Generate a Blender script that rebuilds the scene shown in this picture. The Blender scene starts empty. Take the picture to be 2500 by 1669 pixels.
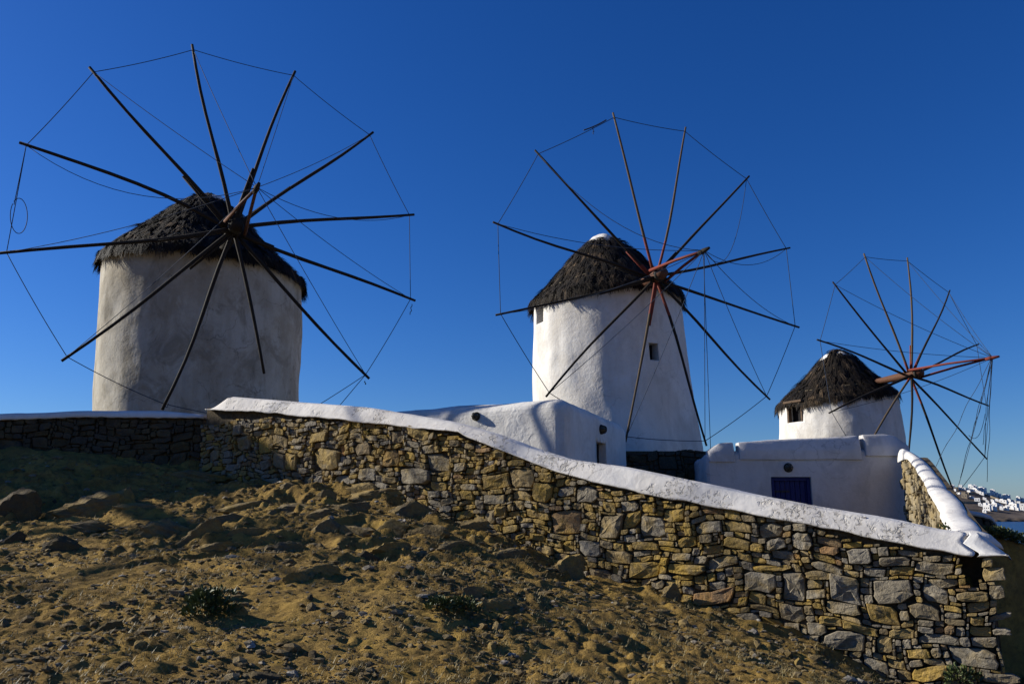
import bpy, bmesh, math, random
import numpy as np
from mathutils import Vector, Matrix

# ------------------------------------------------------------------ camera, sky, sun, exposure
SC = bpy.context.scene
COL = SC.collection
F, CX, CY, HORIZ = 1950.0, 1250.0, 834.5, 1235.0        # photograph pixels
EYE = 1.65
PITCH = math.atan((HORIZ - CY) / F)
CP, SP = math.cos(PITCH), math.sin(PITCH)
cam_d = bpy.data.cameras.new('camera')
cam_d.sensor_width = 36.0
cam_d.lens = F / 2500.0 * 36.0
cam_d.clip_start = 0.1
cam_d.clip_end = 60000
cam = bpy.data.objects.new('camera', cam_d)
COL.objects.link(cam)
cam.location = (0, 0, EYE)
cam.rotation_euler = (math.pi / 2 + PITCH, 0, 0)
SC.camera = cam

SUN_AZ = math.radians(-77.0)      # from straight ahead, clockwise positive: the sun stands on the left
SUN_EL = math.radians(26.0)
sun_dir = Vector((math.sin(SUN_AZ) * math.cos(SUN_EL), math.cos(SUN_AZ) * math.cos(SUN_EL), math.sin(SUN_EL)))
wd = bpy.data.worlds.new('World')
SC.world = wd
wd.use_nodes = True
nt = wd.node_tree
nt.nodes.clear()
wo = nt.nodes.new('ShaderNodeOutputWorld')
bg = nt.nodes.new('ShaderNodeBackground')
sky = nt.nodes.new('ShaderNodeTexSky')
sky.sky_type = 'NISHITA'
sky.sun_disc = False
sky.sun_elevation = SUN_EL
sky.sun_rotation = SUN_AZ
sky.altitude = 0
sky.air_density = 1.0
sky.dust_density = 0.25
sky.ozone_density = 10.0
bg.inputs['Strength'].default_value = 0.074
hsv = nt.nodes.new('ShaderNodeHueSaturation')          # the clear deep blue of the photograph, over the whole sky alike
hsv.inputs['Saturation'].default_value = 1.12
hsv.inputs['Hue'].default_value = .5115
nt.links.new(sky.outputs['Color'], hsv.inputs['Color'])
nt.links.new(hsv.outputs['Color'], bg.inputs['Color'])
nt.links.new(bg.outputs['Background'], wo.inputs['Surface'])
sun_d = bpy.data.lights.new('sun', 'SUN')
sun_d.energy = 5.0
sun_d.angle = math.radians(0.53)
sun_d.color = (1.0, 0.95, 0.85)
sun = bpy.data.objects.new('sun', sun_d)
COL.objects.link(sun)
sun.rotation_euler = (-sun_dir).to_track_quat('-Z', 'Y').to_euler()
SC.view_settings.view_transform = 'Standard'
SC.view_settings.look = 'None'
SC.view_settings.exposure = 0.5
SC.view_settings.gamma = 1.0
SC.view_settings.use_curve_mapping = False
SC.cycles.max_bounces = 4
SC.cycles.diffuse_bounces = 1

# ------------------------------------------------------------------ helpers
RND = random.Random(7)
NR = np.random.default_rng(11)

def ray(px, py):
    """direction of the sight line through a photograph pixel"""
    a, b = (px - CX) / F, (CY - py) / F
    return np.array([a, CP - b * SP, SP + b * CP])

def at(px, py, Y):
    """the point at distance Y (world y) seen at a pixel"""
    d = ray(px, py)
    return np.array([0, 0, EYE]) + d * (Y / d[1])

def on_plane(px, py, p0, n):
    d = ray(px, py)
    o = np.array([0, 0, EYE])
    return o + d * (np.dot(np.asarray(p0) - o, n) / np.dot(d, n))

def depth_at(px, X, Y, Z):
    return Y * CP + (Z - EYE) * SP

def _hash(ix, iy, iz, seed):
    h = (ix * 374761393 + iy * 668265263 + iz * 2147483647 + seed * 974711) & 0xFFFFFFFF
    h = ((h ^ (h >> 13)) * 1274126177) & 0xFFFFFFFF
    h = ((h ^ (h >> 16)) * 2246822519) & 0xFFFFFFFF
    return ((h ^ (h >> 15)) & 0xFFFFFF) / float(0xFFFFFF) * 2 - 1

def vnoise(P, seed=0):
    P = np.asarray(P, float)
    i = np.floor(P).astype(np.int64)
    f = P - i
    w = f * f * f * (f * (f * 6 - 15) + 10)
    r = 0
    for dx in (0, 1):
        for dy in (0, 1):
            for dz in (0, 1):
                wt = (w[:, 0] if dx else 1 - w[:, 0]) * (w[:, 1] if dy else 1 - w[:, 1]) * (w[:, 2] if dz else 1 - w[:, 2])
                r = r + wt * _hash(i[:, 0] + dx, i[:, 1] + dy, i[:, 2] + dz, seed)
    return r

def fbm(P, scale, octaves=4, seed=0, gain=0.5):
    P = np.asarray(P, float) * scale
    a, r = 1.0, 0
    for o in range(octaves):
        r = r + a * vnoise(P * (2.03 ** o) + 17.3 * o, seed + o)
        a *= gain
    return r

def mesh_obj(name, V, Fc, mat, parent=None, smooth=False, mats=None, midx=None, attr=None):
    me = bpy.data.meshes.new(name)
    me.from_pydata([tuple(map(float, v)) for v in V], [], [tuple(map(int, f)) for f in Fc])
    for m in (mats or [mat]):
        me.materials.append(m)
    if midx is not None:
        me.polygons.foreach_set('material_index', np.asarray(midx, np.int32))
    if smooth:
        me.polygons.foreach_set('use_smooth', np.ones(len(me.polygons), bool))
    if attr is not None:
        a = me.attributes.new('rnd', 'FLOAT', 'POINT')
        a.data.foreach_set('value', np.asarray(attr, np.float32))
    me.update()
    o = bpy.data.objects.new(name, me)
    COL.objects.link(o)
    if parent is not None:
        o.parent = parent
    return o

def fast_mesh(name, V, Fq, mat, parent=None, smooth=False, attr=None, mats=None):
    """numpy mesh, all faces with the same number of corners"""
    V = np.asarray(V, np.float32); Fq = np.asarray(Fq, np.int32)
    me = bpy.data.meshes.new(name)
    me.vertices.add(len(V)); me.vertices.foreach_set('co', V.ravel())
    k = Fq.shape[1]
    me.loops.add(Fq.size); me.loops.foreach_set('vertex_index', Fq.ravel())
    me.polygons.add(len(Fq))
    me.polygons.foreach_set('loop_start', np.arange(0, Fq.size, k, dtype=np.int32))
    me.polygons.foreach_set('use_smooth', np.full(len(Fq), smooth))
    for m in (mats or [mat]):
        me.materials.append(m)
    if attr is not None:
        a = me.attributes.new('rnd', 'FLOAT', 'POINT')
        a.data.foreach_set('value', np.asarray(attr, np.float32))
    me.update(calc_edges=True); me.validate()
    o = bpy.data.objects.new(name, me)
    COL.objects.link(o)
    if parent is not None:
        o.parent = parent
    return o

def empty(name, loc=(0, 0, 0), parent=None):
    o = bpy.data.objects.new(name, None)
    o.empty_display_size = 0.3
    COL.objects.link(o)
    o.location = loc
    if parent is not None:
        o.parent = parent
    return o

def keep(o, parent):
    """parent without moving"""
    o.parent = parent
    o.matrix_parent_inverse = parent_world(parent).inverted()

def parent_world(p):
    m = Matrix.Translation(p.location)
    return m if p.parent is None else parent_world(p.parent) @ m

def tag(o, label, cat, group=None, kind=None):
    if label: o['label'] = label
    if cat: o['category'] = cat
    if group: o['group'] = group
    if kind: o['kind'] = kind
    return o

def struct(o, label=None):
    o['kind'] = 'structure'
    if label: o['label'] = label
    return o

def boolean_cut(o, cutters):
    """cut openings and keep the plain result"""
    for c in cutters:
        m = o.modifiers.new('cut', 'BOOLEAN')
        m.operation = 'DIFFERENCE'; m.solver = 'EXACT'; m.object = c
    dg = bpy.context.evaluated_depsgraph_get()
    dg.update()
    me = bpy.data.meshes.new_from_object(o.evaluated_get(dg))
    o.modifiers.clear()
    old = o.data
    o.data = me
    me.name = o.name
    bpy.data.meshes.remove(old)
    for c in cutters:
        d = c.data
        bpy.data.objects.remove(c); bpy.data.meshes.remove(d)

def box_between(name, c, ux, uy, uz, mat, parent=None, bevel=0.0, seg=2):
    """box with centre c and half axes ux, uy, uz"""
    c, ux, uy, uz = (np.asarray(a, float) for a in (c, ux, uy, uz))
    bm = bmesh.new()
    vs = [bm.verts.new(c + sx * ux + sy * uy + sz * uz) for sx in (-1, 1) for sy in (-1, 1) for sz in (-1, 1)]
    for f in ((0, 1, 3, 2), (4, 6, 7, 5), (0, 4, 5, 1), (2, 3, 7, 6), (0, 2, 6, 4), (1, 5, 7, 3)):
        bm.faces.new([vs[i] for i in f])
    bmesh.ops.recalc_face_normals(bm, faces=bm.faces)
    if bevel > 0:
        bmesh.ops.bevel(bm, geom=list(bm.edges), offset=bevel, segments=seg, affect='EDGES', profile=0.5)
    me = bpy.data.meshes.new(name); bm.to_mesh(me); bm.free()
    me.materials.append(mat)
    o = bpy.data.objects.new(name, me); COL.objects.link(o)
    if parent is not None: o.parent = parent
    return o

def tube_data(pts, rad, n=8, square=False, twist=0.0):
    pts = np.asarray(pts, float); m = len(pts)
    rad = np.full(m, rad) if np.isscalar(rad) else np.asarray(rad, float)
    V, Fc = [], []
    prev = None
    for i in range(m):
        t = pts[min(i + 1, m - 1)] - pts[max(i - 1, 0)]
        t = t / (np.linalg.norm(t) + 1e-9)
        if prev is None:
            a = np.array([0, 0, 1.0]) if abs(t[2]) < 0.9 else np.array([1.0, 0, 0])
        else:
            a = prev
        u = a - t * np.dot(a, t); u /= np.linalg.norm(u); prev = u
        v = np.cross(t, u)
        for k in range(n):
            an = 2 * math.pi * (k + .5) / n + twist
            rr = rad[i]
            if square:
                rr = rad[i] * min(1 / max(abs(math.cos(an)), 1e-6), 1 / max(abs(math.sin(an)), 1e-6), 1.25)
            V.append(pts[i] + rr * (math.cos(an) * u + math.sin(an) * v))
    for i in range(m - 1):
        for k in range(n):
            a, b = i * n + k, i * n + (k + 1) % n
            Fc.append((a, b, b + n, a + n))
    Fc.append(tuple(range(n - 1, -1, -1)))
    Fc.append(tuple((m - 1) * n + k for k in range(n)))
    return V, Fc

def tube(name, pts, rad, mat, parent=None, n=8, smooth=True, square=False, **kw):
    V, Fc = tube_data(pts, rad, n, square)
    return mesh_obj(name, V, Fc, mat, parent, smooth, **kw)

# ------------------------------------------------------------------ materials
def new_mat(name):
    m = bpy.data.materials.new(name); m.use_nodes = True
    n = m.node_tree; n.nodes.clear()
    out = n.nodes.new('ShaderNodeOutputMaterial')
    b = n.nodes.new('ShaderNodeBsdfPrincipled')
    n.links.new(b.outputs['BSDF'], out.inputs['Surface'])
    return m, n, b

def nd(n, t, **kw):
    x = n.nodes.new(t)
    for k, v in kw.items():
        if k in x.inputs.keys(): x.inputs[k].default_value = v
        else: setattr(x, k, v)
    return x

def ramp(n, stops, fac=None, interp='LINEAR'):
    r = n.nodes.new('ShaderNodeValToRGB')
    r.color_ramp.interpolation = interp
    e = r.color_ramp.elements
    while len(e) > 1: e.remove(e[-1])
    e[0].position = stops[0][0]; e[0].color = (*stops[0][1], 1)
    for p, c in stops[1:]:
        x = e.new(p); x.color = (*c, 1)
    if fac is not None: n.links.new(fac, r.inputs['Fac'])
    return r

def coords(n, scale=(1, 1, 1)):
    tc = n.nodes.new('ShaderNodeNewGeometry')
    mp = n.nodes.new('ShaderNodeMapping')
    mp.inputs['Scale'].default_value = scale
    n.links.new(tc.outputs['Position'], mp.inputs['Vector'])
    return mp.outputs['Vector']

def noise(n, vec, scale, detail=5, rough=.55, dist=0.0):
    x = nd(n, 'ShaderNodeTexNoise', Scale=scale, Detail=detail, Roughness=rough, Distortion=dist)
    n.links.new(vec, x.inputs['Vector'])
    return x.outputs['Fac']

def mix(n, fac, a, b, mode='MIX'):
    x = n.nodes.new('ShaderNodeMix'); x.data_type = 'RGBA'; x.blend_type = mode
    for s, v in ((x.inputs[0], fac), (x.inputs[6], a), (x.inputs[7], b)):
        if hasattr(v, 'links'): n.links.new(v, s)
        else: s.default_value = v if not isinstance(v, tuple) else (*v, 1)
    return x.outputs[2]

def mth(n, op, a, b=None, c=None):
    x = n.nodes.new('ShaderNodeMath'); x.operation = op
    for s, v in zip(x.inputs, (a, b, c)):
        if v is None: continue
        if hasattr(v, 'links'): n.links.new(v, s)
        else: s.default_value = v
    return x.outputs[0]

def bump(n, b, heights):
    """chain of (height socket, distance in metres, strength)"""
    prev = None
    for h, d, s in heights:
        x = nd(n, 'ShaderNodeBump', Strength=s, Distance=d)
        n.links.new(h, x.inputs['Height'])
        if prev is not None: n.links.new(prev, x.inputs['Normal'])
        prev = x.outputs['Normal']
    n.links.new(prev, b.inputs['Normal'])

def plaster(name, base, stain, stain_amt=.5, streak=.5, lump=.03, trowel=.5, pits=0.0, rough=.85, cracks=0.0, patch=0.0):
    m, n, b = new_mat(name)
    v = coords(n)
    vs = coords(n, (1.6, 1.6, .16))
    big = noise(n, v, .55, 5, .6, .4)
    st = noise(n, vs, 1.5, 6, .65, .3)
    fine = noise(n, v, 9, 6, .6)
    c1 = ramp(n, [(.38, (0, 0, 0)), (.72, (1, 1, 1))], big).outputs['Color']
    c2 = ramp(n, [(.45, (0, 0, 0)), (.75, (1, 1, 1))], st).outputs['Color']
    col = mix(n, mth(n, 'MULTIPLY', c1, stain_amt), base, stain)
    col = mix(n, mth(n, 'MULTIPLY', c2, streak), col, tuple(x * .72 for x in stain))
    col = mix(n, mth(n, 'MULTIPLY', ramp(n, [(.3, (1, 1, 1)), (.5, (0, 0, 0))], fine).outputs['Color'], .12), col, tuple(x * .6 for x in stain))
    if patch:
        pn = noise(n, coords(n, (1, 1, .7)), 1.1, 7, .68, .8)
        col = mix(n, mth(n, 'MULTIPLY', ramp(n, [(.50, (0, 0, 0)), (.60, (1, 1, 1))], pn).outputs['Color'], patch), col, tuple(x * .66 for x in stain))
        pn2 = noise(n, coords(n, (1, 1, .5)), 2.4, 7, .7, .5)
        col = mix(n, mth(n, 'MULTIPLY', ramp(n, [(.58, (0, 0, 0)), (.66, (1, 1, 1))], pn2).outputs['Color'], patch * .7), col, tuple(min(1, x * 1.15) for x in base))
    if cracks:
        vo_ = nd(n, 'ShaderNodeTexVoronoi', Scale=.9); vo_.feature = 'DISTANCE_TO_EDGE'
        wob = n.nodes.new('ShaderNodeVectorMath'); wob.operation = 'MULTIPLY_ADD'
        nz_ = nd(n, 'ShaderNodeTexNoise', Scale=3.0, Detail=5.0); n.links.new(v, nz_.inputs['Vector'])
        n.links.new(nz_.outputs['Color'], wob.inputs[0]); wob.inputs[1].default_value = (.5, .5, .5); n.links.new(v, wob.inputs[2])
        n.links.new(wob.outputs[0], vo_.inputs['Vector'])
        ck = ramp(n, [(0, (1, 1, 1)), (.012, (0, 0, 0))], vo_.outputs['Distance']).outputs['Color']
        ckm = ramp(n, [(.48, (0, 0, 0)), (.56, (1, 1, 1))], noise(n, v, .7, 3, .6)).outputs['Color']
        col = mix(n, mth(n, 'MULTIPLY', mth(n, 'MULTIPLY', ck, ckm), cracks), col, tuple(x * .25 for x in stain))
    n.links.new(col, b.inputs['Base Color'])
    b.inputs['Roughness'].default_value = rough
    b.inputs['Specular IOR Level'].default_value = .2
    hs = [(noise(n, v, 1.6, 3, .5), lump, .8)]
    tw = noise(n, v, 5.5, 4, .6, 1.6)
    hs.append((tw, .02, trowel))
    if pits:
        band = noise(n, v, 1.1, 3, .6)
        vo = nd(n, 'ShaderNodeTexNoise', Scale=13.0, Detail=5.0, Roughness=.62, Distortion=.5)
        n.links.new(v, vo.inputs['Vector'])
        pit = ramp(n, [(.52, (1, 1, 1)), (.66, (0, 0, 0))], vo.outputs['Fac']).outputs['Color']
        mk = ramp(n, [(.5, (0, 0, 0)), (.58, (1, 1, 1))], band).outputs['Color']
        h = mth(n, 'MULTIPLY', mth(n, 'SUBTRACT', pit, 1.0), mk)
        hs.append((h, .03, pits))
    hs.append((noise(n, v, 40, 5, .65), .004, .6))
    bump(n, b, hs)
    return m

def rock_mat(name, stops, lichen=(.33, .22, .035), lich_amt=.5, bscale=1.0, use_attr=True, tint=1.0):
    m, n, b = new_mat(name)
    v = coords(n)
    if use_attr:
        at_ = nd(n, 'ShaderNodeAttribute', attribute_name='rnd')
        f = at_.outputs['Fac']
    else:
        f = n.nodes.new('ShaderNodeObjectInfo').outputs['Random']
    base = ramp(n, stops, f).outputs['Color']
    n1 = noise(n, v, 5 * bscale, 6, .65, .5)
    n2 = noise(n, v, 28 * bscale, 6, .7)
    n3 = noise(n, v, 2.2 * bscale, 4, .6)
    col = mix(n, ramp(n, [(.35, (0, 0, 0)), (.75, (1, 1, 1))], n1).outputs['Color'], base, tuple(c * .55 * tint for c in (.32, .27, .19)), 'MIX')
    l = mth(n, 'MULTIPLY', ramp(n, [(.50, (0, 0, 0)), (.66, (1, 1, 1))], n3).outputs['Color'], lich_amt)
    col = mix(n, l, col, lichen)
    col = mix(n, ramp(n, [(.3, (.8, .8, .8)), (.7, (0, 0, 0))], n2).outputs['Color'], col, mix(n, .5, col, (.02, .018, .015)))
    n.links.new(col, b.inputs['Base Color'])
    b.inputs['Roughness'].default_value = .9
    b.inputs['Specular IOR Level'].default_value = .15
    bump(n, b, [(n1, .06, .9), (n2, .015, .9)])
    return m

def simple(name, col, rough=.7, var=.3, scale=8, dist=.006, stretch=(1, 1, 1), spec=.2):
    m, n, b = new_mat(name)
    v = coords(n, stretch)
    f = noise(n, v, scale, 6, .65)
    c = mix(n, ramp(n, [(.3, (0, 0, 0)), (.7, (1, 1, 1))], f).outputs['Color'], tuple(x * (1 - var) for x in col), tuple(min(1, x * (1 + var)) for x in col))
    n.links.new(c, b.inputs['Base Color'])
    b.inputs['Roughness'].default_value = rough
    b.inputs['Specular IOR Level'].default_value = spec
    bump(n, b, [(f, dist, .8)])
    return m

M = {}
M['plaster_a'] = plaster('weathered_plaster', (.47, .44, .37), (.28, .235, .16), .9, .45, .05, .45, cracks=.6, patch=.55)
M['plaster_b'] = plaster('white_plaster', (.70, .68, .64), (.50, .44, .36), .6, .3, .05, .6, cracks=.35, patch=.22)
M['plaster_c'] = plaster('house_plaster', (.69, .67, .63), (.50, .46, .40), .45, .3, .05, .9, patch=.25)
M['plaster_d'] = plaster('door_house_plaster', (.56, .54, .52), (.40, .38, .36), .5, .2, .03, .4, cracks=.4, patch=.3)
M['cap'] = plaster('limewash_cap', (.68, .65, .60), (.50, .45, .39), .5, .25, .05, .35, pits=1.0, cracks=.5, patch=.25)
M['cap_smooth'] = plaster('limewash_smooth', (.70, .68, .64), (.54, .50, .45), .45, .25, .05, .3, cracks=.4, patch=.25)
M['stone'] = rock_mat('wall_stone', [(0, (.42, .265, .05)), (.25, (.46, .31, .085)), (.42, (.36, .26, .12)), (.58, (.29, .245, .17)),
                                     (.78, (.36, .32, .25)), (.9, (.25, .19, .10)), (1, (.42, .22, .08))], lichen=(.40, .25, .03), tint=.9)
M['stone_warm'] = rock_mat('warm_wall_stone', [(0, (.45, .34, .16)), (.5, (.40, .31, .17)), (1, (.42, .36, .24))], lich_amt=.25)
M['stone_shade'] = rock_mat('shade_toned_stone', [(0, (.10, .075, .035)), (.5, (.08, .07, .055)), (1, (.12, .095, .06))], lich_amt=.15, tint=.3)  # deep shade of the three unlit walls, painted into a darker stone colour
M['mortar'] = simple('dark_earth_mortar', (.085, .064, .038), .95, .5, 14, .03)
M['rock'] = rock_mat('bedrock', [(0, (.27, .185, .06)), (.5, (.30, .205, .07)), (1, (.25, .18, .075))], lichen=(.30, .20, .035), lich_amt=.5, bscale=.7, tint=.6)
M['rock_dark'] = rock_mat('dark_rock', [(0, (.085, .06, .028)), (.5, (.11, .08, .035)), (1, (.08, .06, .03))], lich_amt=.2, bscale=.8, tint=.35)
M['pebble'] = rock_mat('pebbles', [(0, (.25, .17, .06)), (.5, (.30, .205, .08)), (.85, (.34, .26, .13)), (.93, (.40, .34, .25)), (1, (.62, .58, .50))], lich_amt=.1, bscale=3, tint=.7)
M['wood'] = simple('old_wood', (.022, .017, .012), .8, .45, 10, .01, (8, 8, 1))
M['wood_warm'] = simple('brown_log', (.11, .05, .028), .75, .4, 10, .012, (3, 3, 3))
M['red'] = simple('red_painted_wood', (.15, .032, .02), .7, .45, 12, .006, (4, 4, 4))
M['wood_tan'] = simple('bleached_wood', (.085, .062, .038), .8, .4, 10, .01, (8, 8, 1))
M['rope'] = simple('rope_fibre', (.035, .05, .08), .8, .2, 40, .002)
M['iron'] = simple('dark_iron', (.03, .028, .022), .6, .3, 20, .004)
M['dark'] = simple('dark_interior', (.012, .011, .012), .9, .2, 6, .002)
M['reveal'] = simple('window_reveal', (.30, .27, .21), .9, .2, 8, .01)
M['winwood'] = simple('window_wood', (.10, .065, .04), .8, .3, 9, .006)
M['blue'] = simple('blue_door_paint', (.009, .015, .095), .55, .25, 9, .004, (6, 6, 1))
M['plate'] = simple('small_metal_plate', (.30, .27, .25), .6, .3, 60, .002)
M['earth'] = simple('dark_soil', (.055, .043, .026), .95, .5, 3, .05)

def thatch_mat():
    m, n, b = new_mat('thatch_straw')
    a = nd(n, 'ShaderNodeAttribute', attribute_name='rnd')
    c = ramp(n, [(0, (.004, .0028, .0018)), (.45, (.012, .0078, .0045)), (.75, (.036, .024, .013)), (1, (.15, .10, .055))], a.outputs['Fac']).outputs['Color']
    n.links.new(c, b.inputs['Base Color'])
    b.inputs['Roughness'].default_value = .8
    b.inputs['Specular IOR Level'].default_value = .25
    bump(n, b, [(noise(n, coords(n, (14, 14, 2)), 5, 5, .7), .02, .6)])
    return m
M['thatch'] = thatch_mat()

def ground_mat():
    m, n, b = new_mat('dry_ground')
    v = coords(n)
    n1 = noise(n, v, .8, 6, .62, .3)
    n2 = noise(n, v, 6, 7, .7, .2)
    n3 = noise(n, v, 40, 5, .7)
    n4 = noise(n, v, 2.6, 5, .65)
    c = ramp(n, [(.25, (.26, .160, .043)), (.45, (.37, .232, .060)), (.6, (.44, .280, .074)), (.8, (.40, .265, .09))], n1).outputs['Color']
    c = mix(n, mth(n, 'MULTIPLY', ramp(n, [(.45, (0, 0, 0)), (.65, (1, 1, 1))], n2).outputs['Color'], .75), c, (.10, .07, .028))
    c = mix(n, mth(n, 'MULTIPLY', ramp(n, [(.55, (0, 0, 0)), (.72, (1, 1, 1))], n4).outputs['Color'], .6), c, (.27, .185, .03))
    c = mix(n, mth(n, 'MULTIPLY', ramp(n, [(.6, (0, 0, 0)), (.72, (1, 1, 1))], n3).outputs['Color'], .5), c, (.34, .27, .15))
    c = mix(n, mth(n, 'MULTIPLY', ramp(n, [(.28, (1, 1, 1)), (.42, (0, 0, 0))], n3).outputs['Color'], .6), c, (.06, .045, .022))
    n.links.new(c, b.inputs['Base Color'])
    n5 = noise(n, v, 1.9, 6, .7, .6)
    c = mix(n, mth(n, 'MULTIPLY', ramp(n, [(.42, (1, 1, 1)), (.56, (0, 0, 0))], n5).outputs['Color'], .45), c, (.15, .10, .042))
    n6 = noise(n, v, 75, 4, .7)
    c = mix(n, mth(n, 'MULTIPLY', ramp(n, [(.64, (0, 0, 0)), (.70, (1, 1, 1))], n6).outputs['Color'], .7), c, (.50, .42, .28))
    n.links.new(c, b.inputs['Base Color'])
    b.inputs['Roughness'].default_value = .95
    b.inputs['Specular IOR Level'].default_value = .1
    bump(n, b, [(n2, .08, 1.0), (n3, .03, 1.0), (n6, .012, .8)])
    return m
M['ground'] = ground_mat()

def leaf_mat(name, a, bcol):
    m, n, b = new_mat(name)
    r = nd(n, 'ShaderNodeAttribute', attribute_name='rnd')
    n.links.new(ramp(n, [(0, a), (1, bcol)], r.outputs['Fac']).outputs['Color'], b.inputs['Base Color'])
    b.inputs['Roughness'].default_value = .6
    return m
M['leaf'] = leaf_mat('weed_leaf', (.025, .045, .012), (.09, .11, .025))
M['straw'] = leaf_mat('dry_grass', (.12, .10, .035), (.30, .23, .09))

def sea_mat():
    m, n, b = new_mat('sea_water')
    v = coords(n, (1, 1, 1))
    b.inputs['Base Color'].default_value = (.012, .05, .12, 1)
    b.inputs['Roughness'].default_value = .35
    bump(n, b, [(noise(n, v, .35, 6, .7), .5, 1.0)])
    return m
M['sea'] = sea_mat()
M['hill'] = simple('far_hill_scrub', (.085, .066, .05), .95, .6, .05, .8)
M['far_white'] = simple('far_white_wall', (.72, .70, .66), .9, .06, .3, .02)
M['far_dark'] = simple('far_window_dark', (.04, .04, .05), .8, .2, 2, .01)
M['far_stone'] = simple('far_terrace_stone', (.22, .18, .13), .9, .3, .6, .1)

# ------------------------------------------------------------------ plan of the site
A = np.array([-6.62, 17.05]); B = np.array([5.98, 9.45])            # foot line of the long stone wall
LW = np.array([-15.5, 16.6])                                          # far left end of the dark wall
BX = np.array([16.0, 13.2])                                           # the bank runs on to the right
B = A + (B - A) * .9685
wall_u = np.array([*(B - A), 0]) / np.linalg.norm(B - A)
wall_n = np.array([wall_u[1], -wall_u[0], 0])                         # towards the camera
if wall_n[1] > 0: wall_n = -wall_n
WL = float(np.linalg.norm(B - A))
A3 = np.array([A[0], A[1], 0])

def wall_sz(px, py):
    p = on_plane(px, py, A3, wall_n)
    return float(np.dot(p - A3, wall_u)), float(p[2])

def wall_p(s, z, d=0.0):
    return A3 + wall_u * s + np.array([0, 0, z]) + wall_n * d

def tps(ctrl):
    P = np.array([c[:2] for c in ctrl]); z = np.array([c[2] for c in ctrl])
    def k(r): return np.where(r > 0, r * r * np.log(r + 1e-12), 0)
    n = len(P)
    K = k(np.linalg.norm(P[:, None] - P[None], axis=2)) + np.eye(n) * .3
    Q = np.hstack([np.ones((n, 1)), P])
    Mx = np.block([[K, Q], [Q.T, np.zeros((3, 3))]])
    w = np.linalg.solve(Mx, np.concatenate([z, np.zeros(3)]))
    def f(X, Y):
        out = np.empty(X.size)
        q = np.stack([X.ravel(), Y.ravel()], 1)
        for i in range(0, len(q), 20000):
            c = q[i:i + 20000]
            out[i:i + 20000] = k(np.linalg.norm(c[:, None] - P[None], axis=2)) @ w[:n] + w[n] + c @ w[n + 1:]
        return out.reshape(X.shape)
    return f

front = []
for px, py in ((520, 1165), (700, 1180), (830, 1200), (1000, 1240), (1150, 1285), (1340, 1375), (1500, 1420), (1680, 1468), (1850, 1515), (2000, 1560), (2150, 1645), (2330, 1720), (2470, 1790)):
    p = on_plane(px, py, A3, wall_n); front.append(tuple(p))
for px, py, Y in ((0, 1668, 6.4), (600, 1668, 6.7), (1250, 1668, 7.1), (1900, 1668, 7.7), (300, 1420, 9.6), (100, 1300, 12.2), (330, 1300, 12.2), (700, 1300, 12.2),
                  (300, 1185, 15.2), (60, 1120, 16.2), (350, 1130, 16.4), (800, 1420, 9.4), (1150, 1420, 9.6), (1250, 1500, 8.8), (1600, 1560, 9.0), (-250, 1110, 16.2), (-300, 1300, 12)):
    front.append(tuple(at(px, py, Y)))
front += [(0, 0, 0.0), (-5, 0, .1), (5, 0, -.2), (7, 6, -.6), (9, 9, -.9), (-10, 6, .5), (-14, 10, 1.2)]
zf = tps(front)
BACK = [(-6.6, 17.8, 2.9), (-12, 18, 2.9), (-10, 25, 2.9), (-20, 25, 3.1), (-30, 20, 3.2), (-4, 17, 2.2), (0, 14.6, 1.0), (3, 13, .3), (5.2, 11.4, .55), (6.5, 10.9, 1.05), (7.2, 11.9, 1.24), (8.2, 12.3, 1.14),
        (9.5, 12.6, .7), (11, 13.0, -.6), (13, 13.5, -2.5), (8, 14, -.2), (10, 15, -1.5), (12, 17, -3.0), (16, 24, -5), (22, 22, -9), (1, 18, .8), (4, 17, .3), (6, 18, .2), (8, 17, .2), (9, 22, .1), (3, 21.5, .6), (5, 22, .4),
        (3.5, 27.7, 3.2), (0, 27, 3.1), (6, 28, 2.7), (-4, 30, 3.0), (15, 37, .3), (11, 30, .5), (22, 30, -6), (14, 20, -3.6), (18, 16, -8), (30, 22, -8), (45, 40, -12.5), (25, 50, -6),
        (0, 60, 0), (-30, 60, 0), (-60, 40, -3), (0, 110, -12.5), (60, 90, -13), (120, 60, -13), (-60, 110, -12.5), (-110, 60, -12), (90, 10, -13), (180, 180, -14), (-180, 180, -14)]
BP = np.array(BACK)
def zb(X, Y):
    q = np.stack([X.ravel(), Y.ravel()], 1)
    out = np.empty(len(q))
    for i in range(0, len(q), 20000):
        d = np.linalg.norm(q[i:i + 20000, None] - BP[None, :, :2], axis=2)
        w = 1 / (d ** 3 + .05)
        out[i:i + 20000] = (w @ BP[:, 2]) / w.sum(1)
    rr = np.hypot(q[:, 0], q[:, 1] - 25)
    out = np.maximum(out - np.clip(rr - 45, 0, None) * .3, -14)
    return out.reshape(X.shape)
def ybound(X):
    return np.where(X < A[0], A[1] + (X - A[0]) * (LW[1] - A[1]) / (LW[0] - A[0]),
           np.where(X < B[0], A[1] + (X - A[0]) * (B[1] - A[1]) / (B[0] - A[0]), np.where(X < B[0] + .5, B[1] + (X - B[0]) * 3.6, B[1] + 1.8 + (X - B[0] - .5) * .30)))
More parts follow.
